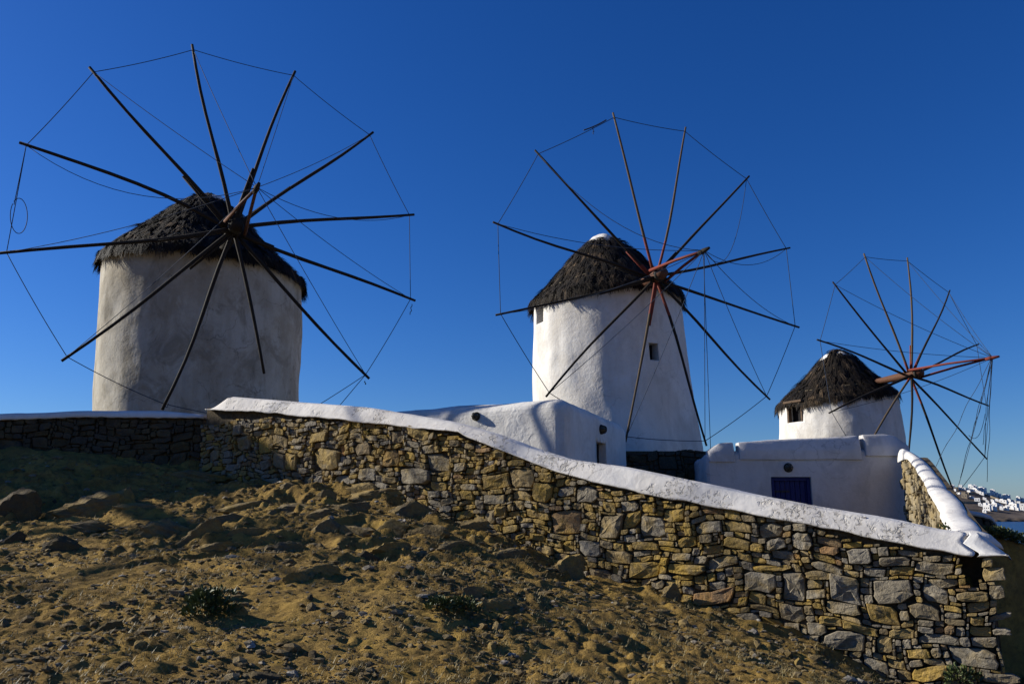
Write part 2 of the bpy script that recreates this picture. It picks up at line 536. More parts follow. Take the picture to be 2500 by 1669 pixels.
def ground_z(X, Y, detail=True):
    X = np.asarray(X, float); Y = np.asarray(Y, float)
    sh = X.shape
    far = np.clip((np.abs(X + 2) - 14) / 6, 0, 1)
    f = np.clip(zf(np.clip(X, -17, 11), np.clip(Y, -3, 19)), -2.5, 4)
    bk = zb(X, Y)
    t = np.clip((Y - ybound(X) - .08) / .34, 0, 1); t = t * t * (3 - 2 * t)
    if detail:
        P = np.stack([X.ravel(), Y.ravel(), np.zeros(X.size)], 1)
        up = np.clip((Y - 8.5) / 5, 0.25, 1.0)
        big = fbm(P, .55, 3, 3).reshape(sh)
        mid = fbm(P, 1.7, 4, 9).reshape(sh)
        sm = (2.4 * np.abs(fbm(P, 3.6, 4, 21, .62)) - .8).reshape(sh)
        ridged = (1 - np.abs(fbm(P * np.array([1, 1.5, 1]), 1.1, 3, 33))).reshape(sh)
        ph = (Y + .25 * X + .9 * fbm(P, .7, 3, 41).reshape(sh)) / 1.15
        fr = ph - np.floor(ph)
        saw = np.where(fr > .12, .5 - (fr - .12) / .88, -.5 + fr / .12)
        mask = np.clip((Y - 8.0) / 4, 0, 1) * np.clip(.5 + 1.6 * fbm(P, .45, 2, 47).reshape(sh), 0, 1)
        f = f + saw * .13 * mask
        f = f + big * .07 * up + mid * .055 * (.4 + .6 * up) + sm * (.008 + .025 * np.clip(.5 + 1.3 * fbm(P, .6, 2, 83).reshape(sh), 0, 1)) * (.55 + .45 * up) + fbm(P, 13.0, 3, 57, .6).reshape(sh) * .014 + (ridged - .6) * .10 * up
        bk = bk + mid * .03
    return f * (1 - t) + bk * t

def axis_lines(lo, hi, step, far):
    a = list(np.arange(lo, hi + 1e-6, step))
    r = []; d = step; x = hi
    while x < far: d *= 1.35; x += d; r.append(x)
    l = []; d = step; x = lo
    while x > -far: d *= 1.35; x -= d; l.append(x)
    return np.array(l[::-1] + a + r)
gx = axis_lines(-12.5, 9.0, .034, 320)
gy = axis_lines(5.4, 18.0, .034, 320)
GX, GY = np.meshgrid(gx, gy)
GZ = ground_z(GX, GY)
idx = np.arange(GX.size).reshape(GX.shape)
q = np.stack([idx[:-1, :-1], idx[:-1, 1:], idx[1:, 1:], idx[1:, :-1]], 2).reshape(-1, 4)
ground = fast_mesh('ground', np.stack([GX.ravel(), GY.ravel(), GZ.ravel()], 1), q, M['ground'], smooth=True)
struct(ground, 'dry ochre earth slope below the stone wall')
def gz(x, y): return float(ground_z(np.array([x]), np.array([y]))[0])

SEA_Z = EYE - 12.0
sea = mesh_obj('sea', [(-30000, -30000, SEA_Z), (30000, -30000, SEA_Z), (30000, 40000, SEA_Z), (-30000, 40000, SEA_Z)], [(0, 1, 2, 3)], M['sea'])
struct(sea, 'blue sea below the far town')

# ------------------------------------------------------------------ rubble stones
def pack(ns, nz, free, big, rnd, small_only=None):
    """fill the free cells of a grid with stones; returns (i, j, w, h)"""
    occ = ~free
    out = []
    for (i, j, w, h) in big:
        i0, j0 = max(i, 0), max(j, 0)
        if occ[i0:i + w, j0:j + h].mean() < .35:
            occ[i0:i + w, j0:j + h] = True
            out.append((i, j, w, h))
    tot = int(free.sum())
    for k in range(tot // 22):
        w, h = rnd.choice(((9, 7), (8, 6), (10, 6), (7, 6), (8, 5), (9, 5), (6, 6), (10, 4)))
        i, j = rnd.randrange(ns), rnd.randrange(nz)
        if rnd.random() < .16 and i + w <= ns and j + h <= nz and not occ[i:i + w, j:j + h].any():
            occ[i:i + w, j:j + h] = True; out.append((i, j, w, h))
    for k in range(tot // 5):
        w, h = rnd.choice(((7, 4), (6, 4), (6, 3), (7, 3), (8, 3), (5, 4), (5, 3), (8, 2), (6, 2)))
        i, j = rnd.randrange(ns), rnd.randrange(nz)
        if i + w <= ns and j + h <= nz and not occ[i:i + w, j:j + h].any():
            occ[i:i + w, j:j + h] = True; out.append((i, j, w, h))
    for j in range(nz):
        for i in range(ns):
            if occ[i, j]: continue
            opts = [(6, 2), (5, 2), (4, 3), (4, 2), (3, 2), (3, 3), (7, 2), (5, 3)]
            rnd.shuffle(opts)
            for w, h in opts + [(3, 1), (2, 2), (4, 1), (2, 1), (1, 2), (1, 1)]:
                if i + w <= ns and j + h <= nz and not occ[i:i + w, j:j + h].any():
                    occ[i:i + w, j:j + h] = True
                    out.append((i, j, w, h))
                    break
    return out

def stone_mesh(cx, cz, w, h, rnd, warp, detail):
    """outline in (s, z), front towards +d; returns verts in (s, z, d), faces"""
    hw, hh = w / 2, h / 2
    pts = []
    for sx, sz in ((1, 1), (-1, 1), (-1, -1), (1, -1)):
        big_ = rnd.random() < .62
        a, b = (rnd.uniform(.15, .72), rnd.uniform(.18, .75)) if big_ else (rnd.uniform(.06, .2), rnd.uniform(.06, .2))
        p, q = (sx * hw * (1 - a), sz * hh * rnd.uniform(.93, 1.02)), (sx * hw * rnd.uniform(.93, 1.02), sz * hh * (1 - b))
        pts += [p, q] if sx * sz < 0 else [q, p]
        # every second side gets a middle point, pushed in or out a little
    if detail:
        full = []
        for k in range(8):
            p, q = pts[k], pts[(k + 1) % 8]
            full.append(p)
            if k % 2 == 1:
                j = rnd.uniform(.90, 1.06); f = rnd.uniform(.35, .65)
                full.append(((p[0] * (1 - f) + q[0] * f) * (j if abs(p[0] - q[0]) < abs(p[1] - q[1]) else 1), (p[1] * (1 - f) + q[1] * f) * (j if abs(p[0] - q[0]) >= abs(p[1] - q[1]) else 1)))
        pts = full
    n = len(pts)
    tilt = rnd.uniform(-.15, .15)
    ring = [(x, z + x * tilt) for x, z in pts]
    m = min(w, h)
    d0 = rnd.uniform(-.045, .05) * (1.0 if m > .1 else .8)
    tx, tz = rnd.uniform(-.16, .16), rnd.uniform(-.14, .20)
    V, Fc = [], []
    def add(scale, base, amp, rough):
        for (x, z) in ring:
            s = scale * rnd.uniform(1 - rough, 1 + rough)
            V.append((cx + x * s, cz + z * s, base + amp * (tx * x + tz * z) + rnd.uniform(-1, 1) * rough * m * .5))
    add(.93, -.16, 0, 0.0)
    add(1.0, d0 - m * .13, .8, .012)
    add(.93, d0 - m * .015, 1, .035)
    if detail: add(.52, d0 + m * .015, 1, .07)
    rings = 4 if detail else 3
    for r in range(rings - 1):
        for k in range(n):
            a, b = r * n + k, r * n + (k + 1) % n
            Fc.append((a, b, b + n, a + n))
    V.append((cx + rnd.uniform(-.1, .1) * w, cz + rnd.uniform(-.1, .1) * h, d0 + m * rnd.uniform(-.02, .05)))
    for k in range(n):
        Fc.append(((rings - 1) * n + k, (rings - 1) * n + (k + 1) % n, len(V) - 1))
    V = [(s + warp(s, z)[0], z + warp(s, z)[1], d) for s, z, d in V]
    return V, Fc

def stone_face(parent, to_world, s0, z0, g, ns, nz, free, big_boxes, mat, seed, limit=300, px_size=None, colour=None, joint=.011):
    """rubble face; the largest stones become parts, the rest one joined part"""
    rnd = random.Random(seed)
    big = []
    for (sa, sb, za, zb_) in big_boxes:
        i, j = round((sa - s0) / g), round((za - z0) / g)
        big.append((i, j, max(2, round((sb - sa) / g)), max(2, round((zb_ - za) / g))))
    cells = pack(ns, nz, free, big, rnd)
    def warp(s, z):
        return (.030 * math.sin(3.1 * z + 1.7 * s + seed) + .018 * math.sin(9 * z - 2 * s), .040 * math.sin(1.9 * s + seed) + .022 * math.sin(6.1 * s + 2.2 * z))
    made = []
    for n_, (i, j, w, h) in enumerate(cells):
        W, H_ = w * g - joint, h * g - joint
        c = (s0 + (i + w / 2) * g, z0 + (j + h / 2) * g)
        V, Fc = stone_mesh(c[0], c[1], W, H_, rnd, warp, w * h >= 9)
        r = rnd.random()
        if colour: r = colour(c[0], c[1], w * h, r, rnd)
        size = w * h * (px_size(*c) if px_size else 1)
        made.append((size, V, Fc, r))
    made.sort(key=lambda t: -t[0])
    rest_v, rest_f, rest_a = [], [], []
    for k, (sz, V, Fc, r) in enumerate(made):
        Wd = [to_world(s, z, d) for s, z, d in V]
        if k < limit:
            c = np.mean(Wd, axis=0)
            o = mesh_obj('stone', [v - c for v in Wd], Fc, mat, None, False, attr=[r] * len(V))
            o.location = c
            keep(o, parent)
        else:
            b = len(rest_v)
            rest_v += Wd; rest_f += [tuple(x + b for x in f) for f in Fc]; rest_a += [r] * len(V)
    if rest_v:
        o = mesh_obj('small_stones', rest_v, rest_f, mat, None, False, attr=rest_a)
        keep(o, parent); o['kind'] = 'stuff'
    return len(made)

# ------------------------------------------------------------------ the long stone wall
CAP_TOP = [(510, 996), (550, 966), (880, 992), (1060, 1020), (1128, 1035), (1200, 1058), (1277, 1087), (1383, 1119), (1532, 1140), (1724, 1182), (1980, 1233), (2203, 1272), (2290, 1291), (2352, 1299), (2384, 1300), (2456, 1353)]
CAP_BOT = [(505, 1000), (628, 1006), (958, 1038), (1123, 1059), (1224, 1100), (1362, 1154), (1511, 1190), (1703, 1230), (1969, 1277), (2128, 1318), (2235, 1338), (2336, 1352), (2368, 1357), (2460, 1358)]
top_sz = [wall_sz(*p) for p in CAP_TOP]; bot_sz = [wall_sz(*p) for p in CAP_BOT]
ts, tz_ = np.array([p[0] for p in top_sz]), np.array([p[1] for p in top_sz])
bs, bz_ = np.array([p[0] for p in bot_sz]), np.array([p[1] for p in bot_sz])
def cap_bottom(s): return np.interp(s, bs, bz_)
def cap_top(s): return np.interp(s, ts, tz_)
long_wall = empty('stone_wall', tuple(wall_p(0, 0)))
tag(long_wall, 'long sunlit rubble stone wall with sloping whitewashed coping, running across the foreground', 'wall', kind='thing')
G = .039
S0, Z0 = -.02, -1.2
NS, NZ = int((WL + .05) / G) + 1, int(4.6 / G)
sc = S0 + (np.arange(NS) + .5) * G
zc = Z0 + (np.arange(NZ) + .5) * G
pw = np.array([wall_p(s, 0) for s in sc])
gbase = ground_z(pw[:, 0] + wall_n[0] * .12, pw[:, 1] + wall_n[1] * .12)
free = (zc[None, :] < cap_bottom(sc)[:, None] - .01) & (zc[None, :] > gbase[:, None] - .22)
# the broken gap under the cracked coping
def inside(poly, s, z):
    r = False; n = len(poly); j = n - 1
    for i in range(n):
        (xi, yi), (xj, yj) = poly[i], poly[j]
        if (yi > z) != (yj > z) and s < (xj - xi) * (z - yi) / (yj - yi + 1e-12) + xi: r = not r
        j = i
    return r
gap = [wall_sz(*p) for p in ((2342, 1352), (2386, 1352), (2394, 1385), (2396, 1412), (2390, 1436), (2378, 1436), (2362, 1412), (2346, 1386))]
for i in range(NS):
    if sc[i] > WL - 3:
        for j in range(NZ):
            if free[i, j] and inside(gap, sc[i], zc[j]): free[i, j] = False
BIG_PX = [(2138, 1406, 2246, 1470), (2022, 1393, 2109, 1467), (1805, 1400, 1891, 1457), (1897, 1398, 1960, 1467), (1693, 1441, 1789, 1480), (2076, 1334, 2140, 1371), (2229, 1358, 2326, 1396),
          (2148, 1348, 2225, 1378), (2252, 1420, 2322, 1474), (2009, 1460, 2102, 1500), (2116, 1466, 2200, 1516), (2213, 1470, 2294, 1516), (2049, 1508, 2145, 1540), (2270, 1402, 2348, 1430),
          (2238, 1541, 2345, 1578), (2318, 1572, 2450, 1632), (2158, 1520, 2228, 1546), (2000, 1532, 2110, 1590), (2128, 1538, 2178, 1590), (2210, 1610, 2310, 1655), (2386, 1634, 2496, 1672),
          (2364, 1471, 2424, 1498), (1980, 1367, 2062, 1393), (1960, 1391, 2030, 1420), (1936, 1303, 1990, 1350), (1846, 1276, 1912, 1316), (1768, 1276, 1842, 1304), (1870, 1316, 1922, 1348),
          (1832, 1378, 1930, 1400), (1725, 1357, 1804, 1392), (1760, 1322, 1832, 1350), (1628, 1371, 1718, 1404), (1535, 1366, 1612, 1408), (1690, 1281, 1756, 1308), (1615, 1238, 1676, 1272),
          (1560, 1255, 1625, 1310), (1461, 1248, 1515, 1306), (1346, 1251, 1416, 1308), (1474, 1334, 1538, 1370), (1418, 1320, 1470, 1360), (1302, 1186, 1352, 1232), (1244, 1148, 1300, 1196),
          (1180, 1158, 1242, 1192), (1405, 1187, 1458, 1228), (1184, 1206, 1240, 1232), (1046, 1102, 1098, 1146), (970, 1138, 1046, 1182), (764, 1094, 824, 1148), (932, 1100, 972, 1140),
          (862, 1090, 902, 1120), (700, 1098, 728, 1142), (668, 1106, 698, 1146), (578, 1070, 616, 1104), (630, 1070, 656, 1110), (755, 1055, 795, 1076), (1000, 1040, 1050, 1070),
          (1252, 1206, 1302, 1230), (1540, 1318, 1600, 1340), (1650, 1300, 1700, 1330), (1720, 1482, 1772, 1510), (1830, 1483, 1895, 1505), (1900, 1478, 1965, 1525), (1990, 1500, 2048, 1530),
          (1958, 1512, 2004, 1550), (2400, 1392, 2462, 1430), (2408, 1432, 2450, 1470), (2440, 1486, 2488, 1506), (2424, 1504, 2480, 1522), (2376, 1548, 2450, 1580), (2432, 1542, 2484, 1564)]
boxes = []
for x0, y0, x1, y1 in BIG_PX:
    (sa, zt), (sb, zb2) = wall_sz(x0, y0), wall_sz(x1, y1)
    boxes.append((sa, sb, min(zb2, zt), max(zt, zb2)))
def wall_colour(s, z, area, r, rnd):
    # grey blocks towards the right end, ochre ones in the middle
    t = s / WL
    if rnd.random() < (.35 if t > .82 else .12): return rnd.uniform(.55, .82)
    if .45 < t < .8 and rnd.random() < .35: return rnd.uniform(0, .35)
    return r
def wall_px(s, z):
    p = wall_p(s, z); return 1 / (p[1] ** 2)
nst = stone_face(long_wall, wall_p, S0, Z0, G, NS, NZ, free, boxes, M['stone'], 5, 300, wall_px, wall_colour)

def strip_core(name, parent, s_list, zlo, zhi, to_world, d_front, d_back, mat):
    V, Fc = [], []
    for s, a, b in zip(s_list, zlo, zhi):
        V += [to_world(s, a, d_front), to_world(s, b, d_front), to_world(s, b, d_back), to_world(s, a, d_back)]
    n = len(s_list)
    for i in range(n - 1):
        for k in range(4):
            a, b = i * 4 + k, i * 4 + (k + 1) % 4
            Fc.append((a, a + 4, b + 4, b))
    Fc += [(0, 1, 2, 3), tuple(4 * (n - 1) + k for k in (3, 2, 1, 0))]
    o = mesh_obj(name, V, Fc, mat); keep(o, parent); return o
sgap = wall_sz(2326, 1380)[0]
ss = np.linspace(.03, sgap, 80)
strip_core('core', long_wall, ss, gbase[np.clip(((ss - S0) / G).astype(int), 0, NS - 1)] - .5, cap_bottom(ss) + .05, wall_p, -.085, -.50, M['mortar'])
# solid pillar core behind the right end stones, with the gap left open
sg = wall_sz(2404, 1400)[0]
ss2 = np.linspace(sg + .02, WL - .02, 4)
gb = gbase[-1]
ss3 = np.linspace(sgap - .05, sg + .05, 3)
strip_core('gap_back', long_wall, ss3, np.full(3, gb - .5), np.full(3, wall_sz(2370, 1472)[1]), wall_p, -.14, -.50, M['mortar'])
strip_core('gap_deep', long_wall, ss3, np.full(3, gb - .4), cap_bottom(ss3) + .02, wall_p, -.40, -.52, M['mortar'])
strip_core('pillar_core', long_wall, ss2, np.full(4, gb - .5), cap_bottom(ss2) + .03, wall_p, -.09, -.55, M['mortar'])

def sweep_cap(name, parent, s_list, section, mat, seed=1, amp=.012, zshift=None):
    """section(s) -> list of (d, z) from the front lower lip over the top to the back"""
    V, Fc = [], []
    rows = [section(s) for s in s_list]
    m = len(rows[0])
    for s, row in zip(s_list, rows):
        for d, z in row: V.append(wall_p(s, z, d))
    V = np.array(V)
    V[:, :] += wall_n[None] * (fbm(V, 1.4, 4, seed) * amp)[:, None]
    V[:, 2] += fbm(V, 1.1, 4, seed + 5) * amp * .8
    n = len(s_list)
    for i in range(n - 1):
        for k in range(m):
            a, b = i * m + k, i * m + (k + 1) % m
            Fc.append((a, a + m, b + m, b))
    Fc.append(tuple(range(m))); Fc.append(tuple((n - 1) * m + k for k in range(m - 1, -1, -1)))
    o = mesh_obj(name, V, Fc, mat, None, True); keep(o, parent); return o

RAG = fbm(np.stack([np.arange(800) * .025, np.zeros(800), np.zeros(800)], 1), 3.0, 4, 5) * .016
def cap_section(s):
    zb_, zt = cap_bottom(s), cap_top(s)
    h = max(zt - zb_, .02)
    rag = float(RAG[int(s * 40) % 800])
    r = []
    r.append((-.02, zb_ + .02)); r.append((.05, zb_ + rag)); r.append((.062, zb_ + .02 + rag))
    for t in (.15, .35, .55, .75, .9):
        r.append((.055 - .10 * t - .05 * t * t, zb_ + h * t))
    r += [(-.13, zt - .02), (-.19, zt), (-.32, zt - .005), (-.46, zt - .03), (-.54, zt - .10), (-.55, zb_)]
    return r
s_crack = wall_sz(2356, 1330)[0]
# ragged crack: the end faces follow a jagged line in height
def crack_shift(t): return .05 * math.sin(t * 7 + .5) - .10 * t
s1 = np.concatenate([np.linspace(bs[0] + .005, bs[0] + .4, 10), np.linspace(bs[0] + .43, s_crack, 260)])
cap1 = sweep_cap('coping', long_wall, s1, cap_section, M['cap'], 3)
s2 = np.linspace(s_crack + .045, bs[-1] - .01, 30)
cap2 = sweep_cap('coping_end_piece', long_wall, s2, cap_section, M['cap_smooth'], 4, .003)
cap2['label'] = 'broken-off end piece of the white coping beyond the crack'
for o, end in ((cap1, s_crack), (cap2, s_crack + .045)):
    for v in o.data.vertices:
        p = np.array(v.co)
        s = float(np.dot(p - A3, wall_u))
        w = math.exp(-abs(s - end) / .25)
        t = (p[2] - cap_bottom(s)) / max(cap_top(s) - cap_bottom(s), .05)
        v.co += Vector(wall_u) * (w * (.06 * math.sin(t * 8 + .4) - .10 * (t - .5)))
# a little metal plate on the coping
c = np.array(on_plane(2107, 1264, A3, wall_n))
t_ = (c[2] - cap_bottom(wall_sz(2107, 1264)[0])) / (cap_top(wall_sz(2107, 1264)[0]) - cap_bottom(wall_sz(2107, 1264)[0]))
c = c + wall_n * (.055 - .10 * t_ - .05 * t_ * t_ + .004)
pl = box_between('metal_plate', c, wall_u * .032, wall_n * .006, np.array([0, 0, .016]), M['plate'], None, .003)
keep(pl, long_wall)

# ------------------------------------------------------------------ the dark wall on the left
lw_u = np.array([*(LW - A), 0]); LWL = float(np.linalg.norm(lw_u)); lw_u /= LWL
lw_n = np.array([lw_u[1], -lw_u[0], 0])
if lw_n[1] > 0: lw_n = -lw_n
LA3 = np.array([A[0] - .05, A[1] + .12, 0])
def lw_p(s, z, d=0.0): return LA3 + lw_u * s + np.array([0, 0, z]) + lw_n * d
def lw_sz(px, py):
    p = on_plane(px, py, LA3, lw_n); return float(np.dot(p - LA3, lw_u)), float(p[2])
left_wall = empty('terrace_wall', tuple(lw_p(0, 1.5)))
tag(left_wall, 'low terrace wall in deep shade on the left, below the largest windmill', 'wall', kind='thing')
lt = np.array([lw_sz(*p) for p in ((512, 1012), (400, 1003), (300, 1000), (150, 1003), (0, 1009), (-120, 1016), (-300, 1028))])
lb = np.array([lw_sz(*p) for p in ((512, 1022), (400, 1021), (250, 1018), (100, 1022), (0, 1026), (-120, 1034), (-300, 1046))])
def lw_top(s): return np.interp(s, lt[:, 0], lt[:, 1])
def lw_bot(s): return np.interp(s, lb[:, 0], lb[:, 1])
LN = 6.6
NS2, NZ2 = int(LN / .06), int(2.2 / .06)
sc2 = (np.arange(NS2) + .5) * .06; zc2 = 1.9 + (np.arange(NZ2) + .5) * .06
pw2 = np.array([lw_p(s, 0, .1) for s in sc2]); gb2 = ground_z(pw2[:, 0], pw2[:, 1])
free2 = (zc2[None] < lw_bot(sc2)[:, None] - .01) & (zc2[None] > gb2[:, None] - .2)
stone_face(left_wall, lw_p, 0, 1.9, .06, NS2, NZ2, free2, [], M['stone_shade'], 8, 150)
sl = np.linspace(0, LN + 1.5, 24)
pl_ = np.array([lw_p(s, 0) for s in sl])
strip_core('core', left_wall, sl, ground_z(pl_[:, 0], pl_[:, 1] - .1) - .5, lw_bot(sl) + .04, lw_p, -.10, -.5, M['mortar'])
V, Fc = [], []
sl = np.linspace(-.05, LN + 1.5, 70)
for s in sl:
    a, b_ = lw_bot(s), lw_top(s)
    for d, z in ((-.02, a + .02), (.05, a + .008 * math.sin(19 * s)), (.06, a + .03), (.045, a * .4 + b_ * .6), (.0, b_ - .015), (-.08, b_), (-.42, b_ - .01), (-.52, b_ - .07), (-.52, a)):
        V.append(lw_p(s, z, d))
V = np.array(V); V[:, 2] += fbm(V, 1.3, 3, 77) * .012
for i in range(len(sl) - 1):
    for k in range(9):
        a, b_ = i * 9 + k, i * 9 + (k + 1) % 9
        Fc.append((a, a + 9, b_ + 9, b_))
Fc.append(tuple(range(9))); Fc.append(tuple((len(sl) - 1) * 9 + k for k in range(8, -1, -1)))
keep(mesh_obj('coping', V, Fc, M['cap_smooth'], None, True), left_wall)

# ------------------------------------------------------------------ windmills
TIPS = {1: [(47, 348), (218, 164), (469, 109), (720.6, 174), (911, 323), (1011, 524), (1014, 734), (901.6, 924), (645, 912), (395.6, 1000), (150, 881), (-3, 618)],
        2: [(1203.4, 542), (1305.6, 366.3), (1496.5, 275.4), (1674, 310.7), (1829, 430), (1928.7, 605), (1951, 799), (1879.8, 975), (1725, 1088), (1527, 1078), (1333, 968), (1210, 769)],
        3: [(1995, 829), (2033, 688), (2109, 618.5), (2215, 629), (2319, 708.4), (2389, 840), (2413, 990), (2409.6, 1120), (2336, 1218), (2213, 1178), (2098, 1128), (2024, 1008)]}
WHEEL = {1: ((-7.71, 21.08, 7.50), 28.2, 1.5, 3.14), 2: ((4.56, 24.47, 7.13), 18.3, -.3, 2.84), 3: ((16.92, 33.51, 5.46), 27.9, 2.5, 3.51)}

def revolve(name, cx_fn, rad_fn, z0, z1, nz, na, mat, parent, seed, amp=.05, closed=True):
    """solid of revolution about a slightly leaning line, with an uneven skin"""
    zs = np.linspace(z0, z1, nz)
    an = np.linspace(0, 2 * math.pi, na, endpoint=False)
    Z, T = np.meshgrid(zs, an, indexing='ij')
    cxy = np.array([cx_fn(z) for z in zs])
    R = np.array([rad_fn(z) for z in zs])[:, None] * np.ones_like(T)
    P = np.stack([np.cos(T) * 3, np.sin(T) * 3, Z * .8], 2).reshape(-1, 3) + seed * 13.7
    R = R + (fbm(P, .55, 3, seed) * amp + fbm(P * np.array([1, 1, .35]), 1.6, 3, seed + 3) * amp * .45).reshape(R.shape)
    V = np.stack([cxy[:, 0][:, None] + R * np.cos(T), cxy[:, 1][:, None] + R * np.sin(T), Z], 2).reshape(-1, 3)
    idx = np.arange(nz * na).reshape(nz, na)
    F_ = [(idx[i, k], idx[i, (k + 1) % na], idx[i + 1, (k + 1) % na], idx[i + 1, k]) for i in range(nz - 1) for k in range(na)]
    F_.append(tuple(idx[0, ::-1])); F_.append(tuple(idx[-1]))
    o = mesh_obj(name, V, F_, mat, None, True)
    return o

def spline(pts, n):
    """smooth line through a few points"""
    pts = np.asarray(pts, float); m = len(pts)
    t = np.linspace(0, m - 1, n); out = []
    for x in t:
        i = min(int(x), m - 2); f = x - i
        p0, p1, p2, p3 = pts[max(i - 1, 0)], pts[i], pts[i + 1], pts[min(i + 2, m - 1)]
        out.append(.5 * ((2 * p1) + (-p0 + p2) * f + (2 * p0 - 5 * p1 + 4 * p2 - p3) * f * f + (-p0 + 3 * p1 - 3 * p2 + p3) * f ** 3))
    return np.array(out)

def rope(parent, a, b, sag=.0, rad=.011, side=None, name='rope', loose=0.0):
    a, b = np.asarray(a, float), np.asarray(b, float)
    n = 16
    t = np.linspace(0, 1, n)
    P = a[None] * (1 - t)[:, None] + b[None] * t[:, None]
    P[:, 2] -= 4 * sag * t * (1 - t)
    if side is not None: P += np.asarray(side)[None] * (4 * t * (1 - t))[:, None]
    if loose: P += np.stack([np.sin(t * 13), np.cos(t * 9), np.sin(t * 17 + 1)], 1) * (loose * np.sin(math.pi * t))[:, None]
    o = tube(name, P, rad, M['rope'], None, 5)
    keep(o, parent); return o

def thatch_roof(parent, centre_fn, prof, seed, n_blades, top_skip=0.0, tilt=(0, 0)):
    """prof: list of (r, z) from apex to eave; a dark body under thousands of straw ends"""
    prof = np.array(prof)
    L = np.concatenate([[0], np.cumsum(np.hypot(*np.diff(prof, axis=0).T))])
    rnd = np.random.default_rng(seed)
    apex_r = prof[:, 0].max()
    def surf(l, th):
        r = np.interp(l, L, prof[:, 0]); z = np.interp(l, L, prof[:, 1])
        c = np.array([centre_fn(zz) for zz in z])
        P = np.stack([np.cos(th) * 2.2, np.sin(th) * 2.2, z], 1)
        k = fbm(P, .8, 3, seed) * .07
        w = (r / apex_r)
        zz = z + k * w + w * (tilt[0] * np.cos(th) + tilt[1] * np.sin(th)) + w ** 3 * .10 * np.sin(3 * th + seed) * .6
        return np.stack([c[:, 0] + (r + k * .4) * np.cos(th), c[:, 1] + (r + k * .4) * np.sin(th), zz], 1)
    nl, na = 26, 96
    ls = np.linspace(0, L[-1], nl); an = np.linspace(0, 2 * math.pi, na, endpoint=False)
    LL, TT = np.meshgrid(ls, an, indexing='ij')
    V = surf(LL.ravel(), TT.ravel())
    idx = np.arange(nl * na).reshape(nl, na)
    q = np.array([(idx[i + 1, k], idx[i + 1, (k + 1) % na], idx[i, (k + 1) % na], idx[i, k]) for i in range(nl - 1) for k in range(na)])
    # underside
    un = surf(np.full(na, L[-1]), an); cc = un.mean(0)
    inner = cc + (un - cc) * .80; inner[:, 2] += .12
    V2 = np.concatenate([V, inner]); b0 = len(V)
    q2 = np.array([(idx[-1, k], b0 + k, b0 + (k + 1) % na, idx[-1, (k + 1) % na]) for k in range(na)])
    body = fast_mesh('thatch_body', V2, np.concatenate([q, q2]), M['thatch'], None, True, attr=np.full(len(V2), .25))
    # straw ends, in bundles that lie over one another
    per = 12; nbun = n_blades // per; n_blades = nbun * per
    u = rnd.random(nbun)
    bl = top_skip + np.sqrt(u) * (L[-1] - top_skip)
    edge = rnd.random(nbun) < .22
    bl = np.where(edge, L[-1] - rnd.random(nbun) * .30, np.floor(bl / .22) * .22 + rnd.random(nbun) * .10)
    bth = rnd.random(nbun) * 2 * math.pi
    rep = lambda x: np.repeat(x, per)
    l0 = rep(bl) + rnd.normal(0, .03, n_blades)
    rr_ = np.maximum(np.interp(l0, L, prof[:, 0]), .2)
    th = rep(bth) + rnd.normal(0, .055, n_blades) / rr_
    ln = rep(rnd.uniform(.34, .75, nbun)) * rnd.uniform(.7, 1.2, n_blades)
    dth = rep(rnd.normal(0, .05, nbun)) + (rep(bth) - th) * .5 + rnd.normal(0, .012, n_blades)
    l0 = np.clip(l0, 0, L[-1])
    p0 = surf(l0, th)
    lend = l0 + ln
    over = np.minimum(np.maximum(lend - L[-1], 0), rep(.02 + .40 * rnd.random(nbun) ** 2.2) + rnd.normal(0, .05, n_blades))
    over = np.maximum(over, 0)
    p1 = surf(np.minimum(l0 + ln * .55, L[-1]), th + dth * .5)
    p2 = surf(np.minimum(lend, L[-1]), th + dth)
    out = np.stack([np.cos(th), np.sin(th), np.zeros(n_blades)], 1)
    lift = rep(np.abs(rnd.normal(.02, .06, nbun))) + np.abs(rnd.normal(0, .025, n_blades))
    p1 += out * .02; p1[:, 2] += .03 + lift * .7
    p2 += out * (lift * .4 + over * .30)[:, None]; p2[:, 2] += lift * .8 - over * .95
    tang = np.stack([-np.sin(th), np.cos(th), np.zeros(n_blades)], 1)
    w = rnd.uniform(.006, .018, n_blades)[:, None]
    BV = np.stack([p0 - tang * w, p0 + tang * w, p1 - tang * w, p1 + tang * w, p2 - tang * w * .3, p2 + tang * w * .3], 1).reshape(-1, 3)
    base = np.arange(n_blades)[:, None] * 6
    BF = np.concatenate([base + np.array([0, 1, 3, 2]), base + np.array([2, 3, 5, 4])])
    clump = fbm(np.stack([np.cos(th) * 3, np.sin(th) * 3, l0 * 1.5], 1), 1.0, 2, seed + 9)
    r = np.clip(.42 + clump * .22 + rep(rnd.normal(0, .20, nbun)) + rnd.normal(0, .10, n_blades), 0, 1)
    straw = fast_mesh('straw', BV, BF, M['thatch'], None, False, attr=np.repeat(r, 6))
    return body, straw, surf, L

